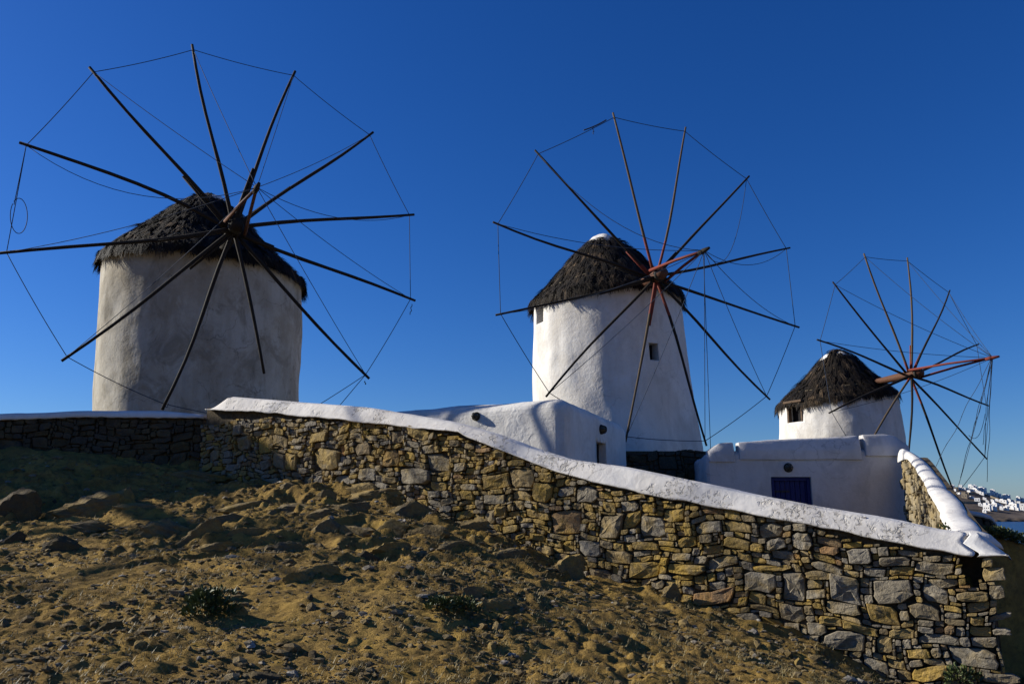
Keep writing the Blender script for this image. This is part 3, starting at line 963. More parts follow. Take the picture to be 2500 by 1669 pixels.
def build_mill(k, label, base_z, Yc, cen, prof_px, cap_px, tower_mat, rad_px, seed, wood_r, n_blades, tilt, windows, red_len, sag_fn):
    """cen: [(py, px)] centre line of the tower; rad_px: [(py, half width)]"""
    py_c, px_c = np.array([c[0] for c in cen]), np.array([c[1] for c in cen])
    zt = np.array([at(px, py, Yc)[2] for py, px in cen]); xt = np.array([at(px, py, Yc)[0] for py, px in cen])
    o_ = np.argsort(zt); zt, xt = zt[o_], xt[o_]
    def centre(z): return (float(np.interp(z, zt, xt)), Yc)
    def m_per_px(py):
        p = at(np.interp(py, py_c[np.argsort(py_c)], px_c[np.argsort(py_c)]), py, Yc)
        return (p[1] * CP + (p[2] - EYE) * SP) / F * p[1] / math.hypot(p[0], p[1])      # off-axis things look wider
    rz = np.array([(at(1250, py, Yc)[2], h * m_per_px(py)) for py, h in rad_px]); rz = rz[np.argsort(rz[:, 0])]
    root = empty('windmill', (*centre(base_z), base_z))
    tag(root, label, 'windmill', 'thatched windmills')
    eave_z = at(1250, prof_px[-1][1], Yc)[2]
    tower = revolve('tower_wall', centre, lambda z: float(np.interp(z, rz[:, 0], rz[:, 1])), base_z - .4, eave_z - .02, 60, 128, tower_mat, None, seed, .055)
    # the wall head follows the tilt of the roof
    for v_ in tower.data.vertices:
        c = centre(v_.co.z); w_ = max(0, (v_.co.z - base_z) / (eave_z - base_z)) ** 4
        r_ = math.hypot(v_.co.x - c[0], v_.co.y - c[1]) + 1e-6
        v_.co.z += w_ * (tilt[0] * (v_.co.x - c[0]) / r_ + tilt[1] * (v_.co.y - c[1]) / r_)
    # openings
    cut = []; later = []
    for (x0, y0, x1, y1, kind) in windows:
        xm, ym = (x0 + x1) / 2, (y0 + y1) / 2
        # where the sight line meets the tower skin
        o = np.array([0, 0, EYE]); d = ray(xm, ym)
        best = None
        for t in np.linspace(Yc - 5, Yc + 1, 600):
            p = o + d * (t / d[1]); c = centre(p[2]); r = float(np.interp(p[2], rz[:, 0], rz[:, 1]))
            if math.hypot(p[0] - c[0], p[1] - c[1]) <= r: best = p; break
        c = centre(best[2])
        nrm = np.array([best[0] - c[0], best[1] - c[1], 0]); nrm /= np.linalg.norm(nrm)
        u = np.array([-nrm[1], nrm[0], 0])
        view = best - o; view /= np.linalg.norm(view)
        fs = abs(u[0])
        mpp = (best[1] * CP + (best[2] - EYE) * SP) / F
        hw, hh = (x1 - x0) / 2 * mpp / max(fs, .45), (y1 - y0) / 2 * mpp
        cut.append(box_between('cutter', best - nrm * .02, u * hw, nrm * .42, np.array([0, 0, hh]), M['reveal']))
        later.append((best, nrm, u, hw, hh, kind))
    if cut:
        boolean_cut(tower, cut)
    keep(tower, root)
    for best, nrm, u, hw, hh, kind in later:
        w = empty('window', tuple(best - np.array([0, 0, hh]))); keep(w, root)
        back = best - nrm * .36
        pane = box_between('pane', back, u * (hw + .02), nrm * .02, np.array([0, 0, hh + .02]), M['dark']); pane.parent = w; pane.matrix_parent_inverse = Matrix.Translation(w.location).inverted()
        if kind == 'framed':
            for sgn in (-1, 1):
                f = box_between('frame_post', best - nrm * .10 + u * sgn * (hw - .04), u * .045, nrm * .09, np.array([0, 0, hh - .004]), M['winwood'], None, .008)
                f.parent = w; f.matrix_parent_inverse = Matrix.Translation(w.location).inverted()
            f = box_between('lintel', best + nrm * .0 + np.array([0, 0, hh + .03]), u * (hw + .10), nrm * .11, np.array([0, 0, .05]), M['winwood'], None, .01)
            f.parent = w; f.matrix_parent_inverse = Matrix.Translation(w.location).inverted()
    # roof
    prof = [(h * m_per_px(py), at(1250, py, Yc)[2]) for h, py in prof_px]
    if cap_px:
        capz = [(h * m_per_px(py), at(1250, py, Yc)[2]) for h, py in cap_px]
    roof = empty('roof', (*centre(eave_z), eave_z)); keep(roof, root)
    body, straw, surf, L = thatch_roof(root, centre, prof, seed, n_blades, .15 if cap_px else 0.0, tilt)
    wp = parent_world(roof)
    for o in (body, straw):
        o.parent = roof; o.matrix_parent_inverse = parent_world(root).inverted() @ Matrix.Translation((0, 0, 0)) if False else Matrix.Translation(Vector((*centre(eave_z), eave_z))).inverted()
    if cap_px:
        na = 48; V, F_ = [], []
        for (r, z) in capz:
            c = centre(z)
            for a in np.linspace(0, 2 * math.pi, na, endpoint=False):
                rr = r * (1 + .05 * math.sin(3 * a + seed) + .03 * math.sin(7 * a))
                V.append((c[0] + rr * math.cos(a), c[1] + rr * math.sin(a), z + .03 * math.sin(2 * a + seed)))
        for i in range(len(capz) - 1):
            for q_ in range(na):
                a, b_ = i * na + q_, i * na + (q_ + 1) % na
                F_.append((a, a + na, b_ + na, b_))
        if k == 2: F_.append(tuple(range(na)))
        cp = mesh_obj('plaster_cap', V, F_, M['cap_smooth'], None, True)
        cp.parent = roof; cp.matrix_parent_inverse = Matrix.Translation(Vector((*centre(eave_z), eave_z))).inverted()
    # hoop of twigs pressed on the thatch
    hp = surf(np.full(60, L[-1] * .80), np.linspace(-math.pi * .93, -math.pi * .45, 60)); hp[:, 2] += .05; hp[:, 1] -= .03
    hoop = tube('binding_hoop', hp, .018, M['straw_pole'], None, 5)
    hoop.parent = roof; hoop.matrix_parent_inverse = Matrix.Translation(Vector((*centre(eave_z), eave_z))).inverted()

    # sail wheel
    (C, az, el, Lb) = WHEEL[k]
    C = np.array(C) + np.array([0, 0, EYE]); az, el = math.radians(az), math.radians(el)
    n = np.array([math.sin(az) * math.cos(el), -math.cos(az) * math.cos(el), math.sin(el)])
    u = np.cross([0, 0, 1], n); u /= np.linalg.norm(u); v = np.cross(n, u)
    wheel = empty('sail_wheel', tuple(C)); keep(wheel, root)
    Wi = Matrix.Translation(Vector(C)).inverted()
    def sub(o):
        o.parent = wheel; o.matrix_parent_inverse = Wi; return o
    c_t = centre(C[2])
    back = np.array([c_t[0], c_t[1], C[2] - .25])
    bk = C - n * 1.0
    axle_pts = [C - n * 3.0, C - n * 1.5, C - n * .5, C + n * .1, C + n * .55]
    sub(tube('axle', axle_pts, [.12, .13, .17, .18, .15] if k == 3 else [.14, .15, .19, .20, .16], M['wood_warm'] if k != 1 else M['wood'], None, 14))
    sub(tube('hub_band', [C + n * .28, C + n * .36], .215, M['iron'], None, 14))
    tips3 = []
    rnd = random.Random(40 + k)
    for i, t in enumerate(TIPS[k]):
        T = on_plane(t[0], t[1], C, n)
        tips3.append(T)
    for i, T in enumerate(tips3):
        off = n * ((i % 6) * .075 - .19)           # the poles pass through the axle one behind the other
        a = C + off - (T - C) / np.linalg.norm(T - C) * .12
        ln = np.linalg.norm(T - C)
        side = np.cross(n, (T - C) / ln)
        bend = rnd.uniform(-.09, .09); bend2 = rnd.uniform(-.05, .05); fwd = rnd.uniform(-.03, .12)
        if k == 1 and i == 0: bend = -.22
        m = 9; P, R_ = [], []
        for j in range(m):
            f = j / (m - 1)
            p = a * (1 - f) + T * f + side * (bend * math.sin(math.pi * f) + bend2 * math.sin(2 * math.pi * f)) + n * fwd * math.sin(math.pi * f)
            P.append(p); R_.append(wood_r * (1.05 - .38 * f) * rnd.uniform(.93, 1.07))
        V, F_ = tube_data(P, R_, 8)
        mi = []
        nred = int(round(red_len[i] / ln * (m - 1)))
        for fi in range(len(F_)):
            seg = fi // 8 if fi < 8 * (m - 1) else (0 if fi == 8 * (m - 1) else m)
            mi.append(1 if seg < nred else 0)
        sp = mesh_obj('spoke', V, F_, None, None, True, mats=[M['wood_tan'] if (k, i) in ((3, 2), (3, 3), (3, 10), (2, 2), (2, 3), (2, 9)) else M['wood'], M['red']], midx=mi)
        sub(sp)
        # second timber lashed along the inner half on some poles
        if rnd.random() < .5 and not (k == 1 and i == 8):
            f0, f1 = (.0, rnd.uniform(.22, .42)) if not (k == 1 and i == 2) else (.42, .92)
            q0 = np.array(P[0]) * (1 - f0) + np.array(P[-1]) * f0; q1 = np.array(P[0]) * (1 - f1) + np.array(P[-1]) * f1
            o2 = side * wood_r * 1.1
            sub(tube('splint', [q0 + o2, (q0 + q1) / 2 + o2 + side * bend * .7, q1 + o2 + side * bend * .9], [wood_r * .8, wood_r * .75, wood_r * .6], M['red'] if (k > 1 and red_len[i] > 0 and f0 == 0) else M['wood'], None, 6))
    tip = C + n * Lb
    # two struts and a short pole carry the stay ropes
    for sgn in (-1, 1):
        st = C + n * .15 + (u * .27 * sgn - v * .15 * sgn)
        sub(tube('strut', [st, (st + tip) / 2 + v * .03, tip], [.05, .045, .04], M['red'] if k > 1 else M['wood_warm'], None, 8))
    sub(tube('bowsprit', [tip - n * .22, tip, tip + n * .30], [.07, .075, .04], M['red'] if k == 3 else M['wood'], None, 10))
    rr = .0105 if k == 1 else .0115 if k == 2 else .012
    inw = [T + (C - T) / np.linalg.norm(T - C) * .16 for T in tips3]
    for i in range(12):
        j = (i + 1) % 12
        if k == 1 and (i in (7, 8)): continue
        if k == 3 and i in (8, 9): continue
        o = rope(wheel, inw[i], inw[j], sag_fn('rim', i), rr, name='rim_rope'); sub(o)
    for i in range(12):
        s = sag_fn('stay', i)
        if s is None: continue
        o = rope(wheel, tip + n * .05, inw[i], s, rr * .85, name='stay_rope'); sub(o)
    return root, C, n, u, v, tips3, inw, tip, wheel, sub

M['straw_pole'] = simple('pale_twig', (.20, .16, .10), .8, .3, 20, .004)

def sag1(kind, i):
    if kind == 'rim': return .05
    return {0: .75, 1: .06, 2: .05, 3: .02, 4: .10, 5: .45, 6: .12, 7: .06, 8: None, 9: None, 10: .1, 11: .15}[i]
def sag2(kind, i):
    if kind == 'rim': return .04
    return {0: .25, 1: .75, 2: None, 3: None, 4: 1.35, 5: .5, 6: .3, 7: .12, 8: .0, 9: .1, 10: .1, 11: .3}[i]
def sag3(kind, i):
    if kind == 'rim': return .03
    return {0: .12, 1: .15, 2: .15, 3: .1, 4: .1, 5: .0, 6: .05, 7: .05, 8: .1, 9: None, 10: None, 11: .2}[i]

mill1 = build_mill(1, 'largest windmill, on the left, with grey weathered tower and one broken spoke', 2.6, 25.3,
    [(480, 512), (690, 500), (1000, 487), (1200, 481)],
    [(4, 474), (18, 477), (38, 492), (78, 521), (114, 552), (162, 598), (213, 640), (254, 676)], [(30, 487), (41, 489), (47, 496), (52, 505), (46, 509)],
    M['plaster_a'], [(640, 243), (690, 245), (850, 249), (1000, 252), (1200, 256)], 3, .056, 46000, (-.18, .0), [], [0] * 12, sag1)
mill2 = build_mill(2, 'middle windmill with bright white tower, white plaster roof cap and small square window', 3.0, 27.7,
    [(575, 1474), (755, 1481), (930, 1492), (1095, 1507)],
    [(2, 588), (32, 591), (48, 602), (83, 632), (119, 674), (153, 712), (186, 746)], [(1, 577), (22, 579), (36, 586), (45, 600), (42, 606)],
    M['plaster_b'], [(690, 176), (760, 179), (900, 190), (1000, 197), (1095, 204), (1150, 208)], 12, .047, 38000, (.12, .0),
    [(1583, 837, 1607, 880, 'plain'), (1311, 745, 1327, 789, 'plain')], [0, .9, 1.3, 1.3, 0, 0, 0, 0, 1.5, 1.4, 0, 0], sag2)
mill3 = build_mill(3, 'smallest, farthest windmill on the right, behind the house with the blue door', -.2, 36.9,
    [(855, 2041), (990, 2042), (1075, 2053), (1200, 2062)],
    [(3, 853), (19, 858), (48, 881), (87, 925), (124, 958), (150, 984)], [(14, 860), (26, 864), (36, 872), (43, 879), (40, 882)],
    M['plaster_b'], [(960, 147), (1010, 149), (1070, 156), (1200, 162)], 23, .049, 30000, (.24, .0), [(1928, 982, 1950, 1030, 'framed')], [0, 0, .9, .8, .9, 0, 0, 0, 1.1, 0, .8, 0], sag3)

# mill 1: rope past the broken spoke, hanging loop, loose rope ends
r_, C, n, u, v, tips3, inw, tip, wheel, sub = mill1
low = on_plane(690, 1040, C, n)
sub(rope(wheel, inw[7], low, .03, .0105, name='rim_rope')); sub(rope(wheel, low, inw[9], .03, .0105, name='rim_rope'))
sub(rope(wheel, inw[7], on_plane(770, 1060, C, n), .0, .0105, name='rope_end'))
lp = [on_plane(46 + 21 * math.cos(a), 527 + 43 * math.sin(a), C, n) for a in np.linspace(-2.2, 3.9, 26)]
sub(tube('rope_loop', lp, .010, M['rope'], None, 5))
sub(rope(wheel, inw[0], on_plane(34, 500, C, n), .0, .010, name='rope_end'))
for px, py, px2, py2 in ((1006, 742, 1001, 768), (890, 930, 893, 938), (398, 1000, 412, 985)):
    sub(rope(wheel, on_plane(px, py, C, n), on_plane(px2, py2, C, n), 0, .012, name='rope_end', loose=.02))
# mill 3: tangle of loose stays below the bowsprit
r_, C, n, u, v, tips3, inw, tip, wheel, sub = mill3
for (a, b_), c in zip(((2275, 1158), (2345, 1165), (2410, 1175), (2370, 1072), (2400, 1085)), range(5)):
    sub(rope(wheel, tip, on_plane(a, b_, C, n), .1 * c * .3, .011, name='loose_rope', loose=.04))
sub(rope(wheel, on_plane(2365, 1062, C, n), on_plane(2405, 1010, C, n), .5, .011, name='loose_rope'))
# mill 2: knot hanging in the top rim rope
r_, C, n, u, v, tips3, inw, tip, wheel, sub = mill2
sub(rope(wheel, on_plane(1425, 318, C, n), on_plane(1480, 293, C, n), .03, .022, name='rope_knot'))
sub(rope(wheel, on_plane(1447, 308, C, n), on_plane(1449, 328, C, n), .0, .012, name='rope_end', loose=.03))
sub(rope(wheel, tip, on_plane(1735, 1100, C, n), .0, .010, name='stay_rope'))

# ------------------------------------------------------------------ houses, built from soft-edged whitewashed bodies
def lumpy_body(name, foot, z0, ztop, mat, seed, bevel=.25, seg=4, amp=.02, cuts=10, vbevel=None):
    """block over a four-cornered foot; ztop gives a height for each corner; rounded edges, uneven skin"""
    bm = bmesh.new()
    lo = [bm.verts.new((x, y, z0)) for x, y in foot]
    hi = [bm.verts.new((x, y, z)) for (x, y), z in zip(foot, ztop)]
    n = len(foot)
    bm.faces.new(lo[::-1]); bm.faces.new(hi)
    for i in range(n):
        bm.faces.new((lo[i], lo[(i + 1) % n], hi[(i + 1) % n], hi[i]))
    bmesh.ops.recalc_face_normals(bm, faces=bm.faces)
    bm.edges.ensure_lookup_table()
    ge = [e for e in bm.edges if max(v.co.z for v in e.verts) > z0 + .01]
    if vbevel:
        vert = [e for e in ge if abs(e.verts[0].co.z - e.verts[1].co.z) > .8]
        bmesh.ops.bevel(bm, geom=vert, offset=vbevel, segments=2, affect='EDGES', profile=.5)
        zmid = (z0 + min(ztop)) / 2
        ge = [e for e in bm.edges if all(v.co.z > zmid for v in e.verts)]
        bmesh.ops.bevel(bm, geom=ge, offset=bevel, segments=seg, affect='EDGES', profile=.5, clamp_overlap=True)
    else:
        bmesh.ops.bevel(bm, geom=ge, offset=bevel, segments=seg, affect='EDGES', profile=.5)
    bmesh.ops.triangulate(bm, faces=bm.faces)
    for _ in range(cuts):
        long_ = [e for e in bm.edges if e.calc_length() > .28]
        if not long_ or len(bm.verts) > 9000: break
        bmesh.ops.subdivide_edges(bm, edges=long_, cuts=1)
        bmesh.ops.triangulate(bm, faces=bm.faces)
    bm.normal_update()
    P = np.array([v.co for v in bm.verts]); N = np.array([v.normal for v in bm.verts])
    d = fbm(P, .9, 4, seed) * amp + fbm(P, 3.1, 2, seed + 4) * amp * .3
    for v, x, k in zip(bm.verts, d, N): v.co += Vector(k) * float(x)
    for f in bm.faces: f.smooth = True
    me = bpy.data.meshes.new(name); bm.to_mesh(me); bm.free(); me.materials.append(mat)
    if not vbevel: me.set_sharp_from_angle(angle=math.radians(24))
    o = bpy.data.objects.new(name, me); COL.objects.link(o)
    return o

def sub_of(o, w):
    """hang o (built in world space) under an Empty of the top two levels"""
    o.parent = w
    m = Matrix.Translation(w.location)
    o.matrix_parent_inverse = m.inverted()
    return o

def wall_lamp(face_pt, nrm, r, label, drop=.0):
    """dark ribbed bulkhead lamp: back plate, glass bulb in a cage"""
    nrm = np.asarray(nrm, float); nrm /= np.linalg.norm(nrm)
    u = np.cross([0, 0, 1.0], nrm); u /= np.linalg.norm(u); v = np.cross(nrm, u)
    e = empty('wall_lamp', tuple(face_pt)); tag(e, label, 'lamp', 'round wall lamps')
    def lathe(name, prof, mat, n=20):
        V, Fc = [], []
        for rr, d in prof:
            for k in range(n):
                a = 2 * math.pi * k / n
                V.append(face_pt + nrm * d + (u * math.cos(a) + v * math.sin(a)) * rr)
        for i in range(len(prof) - 1):
            for k in range(n):
                a, b_ = i * n + k, i * n + (k + 1) % n
                Fc.append((a, b_, b_ + n, a + n))
        Fc.append(tuple(range((len(prof) - 1) * n, len(prof) * n)))
        return sub_of(mesh_obj(name, V, Fc, mat, None, True), e)
    lathe('back_plate', [(r * 1.05, -.04), (r * 1.05, .02), (r * .9, .035), (r * .2, .04)], M['iron'])
    lathe('bulb_glass', [(r * .8, .03), (r * .80, .06), (r * .64, .10), (r * .35, .125), (r * .08, .13)], M['lampglass'])
    for k in range(3):
        a = math.pi * k / 3
        d = u * math.cos(a) + v * math.sin(a)
        pts = [face_pt + d * r * .95 * math.cos(t) + nrm * (.03 + .115 * math.sin(t)) for t in np.linspace(0, math.pi, 12)]
        sub_of(tube('cage_bar', pts, .010, M['iron'], None, 6), e)
    return e
M['lampglass'] = simple('dull_lamp_glass', (.06, .055, .035), .3, .3, 12, .002, spec=.5)

# rounded white outbuilding in the middle
h2 = empty('white_outbuilding', (1.2, 19.6, .3))
tag(h2, 'rounded white plastered outbuilding in front of the middle windmill', 'building')
hc = at(1381, 968, 18.5); hl = at(905, 1003, 21.2); hr = at(1534, 1070, 22.4)
hb = np.array([hl[0] + hr[0] - hc[0], hl[1] + hr[1] - hc[1], 0])
zt2 = hc[2] + .02
body2 = lumpy_body('wall', [(hc[0], hc[1]), (hr[0], hr[1]), (hb[0], hb[1]), (hl[0], hl[1])], -.6, [zt2, zt2 - .28, zt2 - .15, zt2 - .05], M['plaster_c'], 31, .50, 5, .022, vbevel=.28)
fr = np.array([hr[0] - hc[0], hr[1] - hc[1], 0]); fr /= np.linalg.norm(fr)
fn = np.array([fr[1], -fr[0], 0]); fn = fn if fn[1] < 0 else -fn
fl = np.array([hl[0] - hc[0], hl[1] - hc[1], 0]); fl /= np.linalg.norm(fl)
fln = np.array([fl[1], -fl[0], 0]); fln = fln if fln[1] < 0 else -fln
pa, pb = on_plane(1457, 1078, hc, fn), on_plane(1482, 1130, hc, fn)
wc = (pa + pb) / 2; hw = abs(np.dot(pb - pa, fr)) / 2; hh = (pa[2] - pb[2]) / 2 + .15
wc[2] -= .15
cutter = box_between('cutter', wc, fr * hw, fn * .28, np.array([0, 0, hh]), M['reveal'])
boolean_cut(body2, [cutter]); keep(body2, h2)
win = empty('window', tuple(wc - np.array([0, 0, hh]))); keep(win, h2)
sub_of(box_between('pane', wc - fn * .24, fr * (hw + .01), fn * .02, np.array([0, 0, hh + .01]), M['dark']), win)
sub_of(box_between('mullion', wc - fn * .205, fr * .022, fn * .012, np.array([0, 0, hh]), M['winwood']), win)
wall_lamp(on_plane(1163, 1016, hc, fln) + fln * .0, fln + np.array([-.15, 0, .05]), .105, 'dark round lamp on the sunlit side of the rounded outbuilding')
wall_lamp(on_plane(1468, 1048, hc, fn), fn, .12, 'dark round lamp above the slit window of the rounded outbuilding')

# house with the blue door
YF = 20.0
h3 = empty('blue_door_house', (7.2, YF, .2))
tag(h3, 'low white house with a blue door and a notched parapet, right of the middle windmill', 'house')
fl3, fr3 = at(1722, 1100, YF), at(2208, 1085, YF)
zl, zr = at(1735, 1103, YF)[2], at(2200, 1090, YF)[2]
xl, xr = fl3[0], fr3[0]
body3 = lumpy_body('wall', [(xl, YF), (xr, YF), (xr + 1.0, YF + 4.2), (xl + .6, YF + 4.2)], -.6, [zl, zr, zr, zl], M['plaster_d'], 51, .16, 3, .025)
d0, d1 = at(1882, 1166, YF), at(1979, 1161, YF)
dz0 = -.15; dzt = (d0[2] + d1[2]) / 2
dcx = (d0[0] + d1[0]) / 2; dhw = (d1[0] - d0[0]) / 2
cutter = box_between('cutter', np.array([dcx, YF, (dz0 + dzt) / 2]), np.array([dhw, 0, 0]), np.array([0, .16, 0]), np.array([0, 0, (dzt - dz0) / 2]), M['plaster_d'])
boolean_cut(body3, [cutter]); keep(body3, h3)
door = empty('door', (dcx, YF + .10, dz0)); keep(door, h3)
np_ = 8
pwid = 2 * dhw / np_
for k in range(np_):
    xk = dcx - dhw + pwid * (k + .5)
    sub_of(box_between('plank', np.array([xk, YF + .125 + .004 * (k % 3), (dz0 + dzt) / 2]), np.array([pwid / 2 - .006, 0, 0]), np.array([0, .018, 0]), np.array([0, 0, (dzt - dz0) / 2]), M['blue'], None, .005), door)
for sx in (-1, 1):
    sub_of(box_between('frame_post', np.array([dcx + sx * (dhw - .045), YF + .085, (dz0 + dzt) / 2]), np.array([.042, 0, 0]), np.array([0, .03, 0]), np.array([0, 0, (dzt - dz0) / 2 - .004]), M['blue'], None, .006), door)
sub_of(box_between('frame_head', np.array([dcx, YF + .083, dzt - .05]), np.array([dhw - .09, 0, 0]), np.array([0, .03, 0]), np.array([0, 0, .045]), M['blue'], None, .006), door)
sub_of(tube('handle', [np.array([dcx + dhw * .1, YF + .06, .85]), np.array([dcx + dhw * .1, YF + .05, .95]), np.array([dcx + dhw * .1, YF + .06, 1.05])], .012, M['iron'], None, 6), door)
for hz_ in (.45, dzt - .35):
    sub_of(box_between('hinge', np.array([dcx - dhw * .45, YF + .102, hz_]), np.array([dhw * .42, 0, 0]), np.array([0, .006, 0]), np.array([0, 0, .022]), M['iron'], None, .003), door)
# parapet blocks with gaps between
def parapet(px0, px1, ytop0, ytop1, ybot, seed, chop=None):
    a, b_ = at(px0, ytop0, YF), at(px1, ytop1, YF)
    zb0, zb1 = at(px0, ybot, YF)[2], at(px1, ybot, YF)[2]
    foot = [(a[0], YF - .05), (b_[0], YF - .05), (b_[0], YF + .34), (a[0], YF + .34)]
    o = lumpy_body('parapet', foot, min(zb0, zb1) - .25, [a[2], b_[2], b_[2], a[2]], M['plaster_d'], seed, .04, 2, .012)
    # the front leans back a little, as hand-made copings do
    for v in o.data.vertices:
        t = max(0, v.co.z - (min(zb0, zb1) - .02)) / .35
        if v.co.y < YF + .1: v.co.y += .13 * min(t, 1.0)
        if chop:
            side, w = chop
            edge = a[0] if side < 0 else b_[0]
            e = (v.co.x - edge) * -side
            if e < w: v.co.z -= (1 - max(e, 0) / w) ** 1.4 * .30 * min(t, 1)
    keep(o, h3)
parapet(1728, 1792, 1080, 1078, 1102, 61, (-1, .38))
parapet(1802, 2098, 1078, 1063, 1096, 62)
parapet(2108, 2216, 1059, 1058, 1088, 63, (1, .40))
lz = at(1924, 1141, YF)
wall_lamp(np.array([lz[0], YF - .01, lz[2]]), (0, -1, 0), .11, 'dark round lamp above the blue door')

# curved garden wall coming down from the house corner to the end of the long wall
ridge_px = [(2204, 1094, 19.7), (2236, 1116, 18.3), (2266, 1156, 16.6), (2288, 1188, 15.2), (2308, 1220, 13.8), (2326, 1250, 12.6), (2343, 1277, 11.6), (2356, 1291, 11.0), (2374, 1300, 10.6)]
left_px = [(2192, 1122), (2210, 1142), (2228, 1170), (2246, 1197), (2264, 1226), (2280, 1254), (2297, 1280), (2318, 1297), (2360, 1304)]
rp = spline([at(*p) for p in ridge_px], 60)
cw = empty('curved_wall', tuple(rp[-1])); tag(cw, 'curved white-topped stone wall sweeping down from the house with the blue door', 'wall', kind='thing')
pa3, pb3 = rp[0].copy(), rp[-1].copy()
cu = pb3 - pa3; cu[2] = 0; CL = float(np.linalg.norm(cu)); cu /= CL
cn = np.array([cu[1], -cu[0], 0]); cn = cn if cn[0] < 0 else -cn       # faces left, to the sun
def cw_p(s, z, d=0.0): return np.array([pa3[0], pa3[1], 0]) + cu * s + np.array([0, 0, z]) + cn * (d + .10)
rs = np.array([np.dot(p - pa3, cu) for p in rp]); rzv = rp[:, 2]
def cw_top(s): return np.interp(s, rs, rzv)
def lower(px, py):
    p = on_plane(px, py, cw_p(0, 0, .12), cn); return np.dot(p - pa3, cu), p[2]
lo_sz = np.array([lower(*p) for p in left_px[:-1]]); lo_sz = lo_sz[np.argsort(lo_sz[:, 0])]
def cw_bot(s): return np.minimum(np.interp(s, lo_sz[:, 0], lo_sz[:, 1]), cw_top(s) - .10)
V = []; sl = np.linspace(.02, rs[-1], 90)
for s in sl:
    a, b_ = float(cw_bot(s)), float(cw_top(s))
    o_ = wall_off = float(np.interp(s, rs, [np.dot(p - pa3 - cu * np.dot(p - pa3, cu), cn) for p in rp]))
    h = b_ - a
    for d, z in ((-.06, a + .05), (.06, a), (.075, a + .03), (.06, a + h * .35), (.02, a + h * .7), (-.05, a + h * .93), (-.16, b_), (-.30, b_ - .03), (-.40, b_ - .14), (-.42, b_ - .2 - 1.1 * max(0, 1 - 1.35 * s / rs[-1]))):
        wf = .55 + .45 * min(1.0, s / (.6 * rs[-1]))
        V.append(cw_p(s, z, d * wf + o_))
V = np.array(V); V += cn[None] * (fbm(V, 1.2, 3, 91) * .025)[:, None]; V[:, 2] += fbm(V, 1.2, 3, 92) * .02
Fc = []
for i in range(len(sl) - 1):
    for k in range(10):
        a, b_ = i * 10 + k, i * 10 + (k + 1) % 10
        Fc.append((a, a + 10, b_ + 10, b_))
Fc.append(tuple(range(10))); Fc.append(tuple((len(sl) - 1) * 10 + k for k in range(9, -1, -1)))
keep(mesh_obj('coping', V, Fc, M['cap_smooth'], None, True), cw)
sl = np.linspace(0, rs[-1] - .4, 30)
strip_core('core', cw, sl, np.full(30, -.6), cw_bot(sl) + .06, lambda s, z, d: cw_p(s, z, d + float(np.interp(s, rs, [np.dot(p - pa3 - cu * np.dot(p - pa3, cu), cn) for p in rp]))), -.08, -.36, M['mortar'])
offs = [float(np.dot(p - pa3 - cu * np.dot(p - pa3, cu), cn)) for p in rp]
g3 = .06; NS3, NZ3 = int((rs[-1] - .6) / g3), int(3.2 / g3)
sc3 = (np.arange(NS3) + .5) * g3; zc3 = -.3 + (np.arange(NZ3) + .5) * g3
free3 = (zc3[None] < cw_bot(sc3)[:, None] - .01) & (zc3[None] > -.25)
stone_face(cw, lambda s, z, d: cw_p(s, z, d * .9 + float(np.interp(s, rs, offs))), 0, -.3, g3, NS3, NZ3, free3, [], M['stone_warm'], 19, 220)

# dark retaining wall under the middle windmill
YR = 23.4
rw = empty('retaining_wall', (4.0, YR, .4)); tag(rw, 'dark shaded retaining wall below the tower of the middle windmill', 'wall', kind='thing')
r0, r1 = at(1500, 1098, YR), at(1760, 1097, YR)
def rw_p(s, z, d=0.0): return np.array([r0[0] + s, YR - d + s * .02, z])
RL = r1[0] - r0[0]; rtop = (r0[2] + r1[2]) / 2
NS4, NZ4 = int(RL / .07), int(2.0 / .07)
zc4 = rtop - 2.0 + (np.arange(NZ4) + .5) * .07
free4 = np.ones((NS4, NZ4), bool) & (zc4[None] < rtop - .02)
stone_face(rw, rw_p, 0, rtop - 2.0, .07, NS4, NZ4, free4, [], M['stone_shade'], 29, 200)
strip_core('core', rw, np.linspace(0, RL, 4), np.full(4, -.5), np.full(4, rtop - .03), rw_p, -.10, -.6, M['mortar'])

# ------------------------------------------------------------------ dark wall beyond the curved wall
YD = 21.5
dw = empty('shaded_wall', (12.0, YD, -1.5)); tag(dw, 'dark shaded wall above the sea, just right of the curved white wall', 'wall', kind='thing')
dpts = np.array([at(px, py, YD) for px, py in ((2290, 1236), (2330, 1240), (2365, 1245), (2400, 1251), (2424, 1259), (2438, 1276), (2446, 1300))])
def dw_top(s): return np.interp(s, dpts[:, 0] - dpts[0, 0], dpts[:, 2])
def dw_p(s, z, d=0.0): return np.array([dpts[0, 0] + s, YD - d + .05 * s, z])
DL = dpts[-1, 0] - dpts[0, 0]
sl = np.linspace(0, DL, 16)
strip_core('core', dw, sl, np.full(16, -3.2), dw_top(sl) - .10, dw_p, -.10, -1.2, M['mortar'])
NS5, NZ5 = int(DL / .08), int(2.6 / .08)
sc5 = (np.arange(NS5) + .5) * .08; zc5 = -.9 + (np.arange(NZ5) + .5) * .08
stone_face(dw, dw_p, 0, -.9, .08, NS5, NZ5, (zc5[None] < dw_top(sc5)[:, None] - .12), [], M['stone_shade'], 37, 120)
V, Fc = [], []
for s in sl:
    b_ = float(dw_top(s))
    for d, z in ((.04, b_ - .12), (.06, b_ - .07), (.0, b_), (-1.1, b_ + .02), (-1.2, b_ - .12)): V.append(dw_p(s, z, d))
for i in range(15):
    for k in range(5):
        a, b_ = i * 5 + k, i * 5 + (k + 1) % 5
        Fc.append((a, a + 5, b_ + 5, b_))
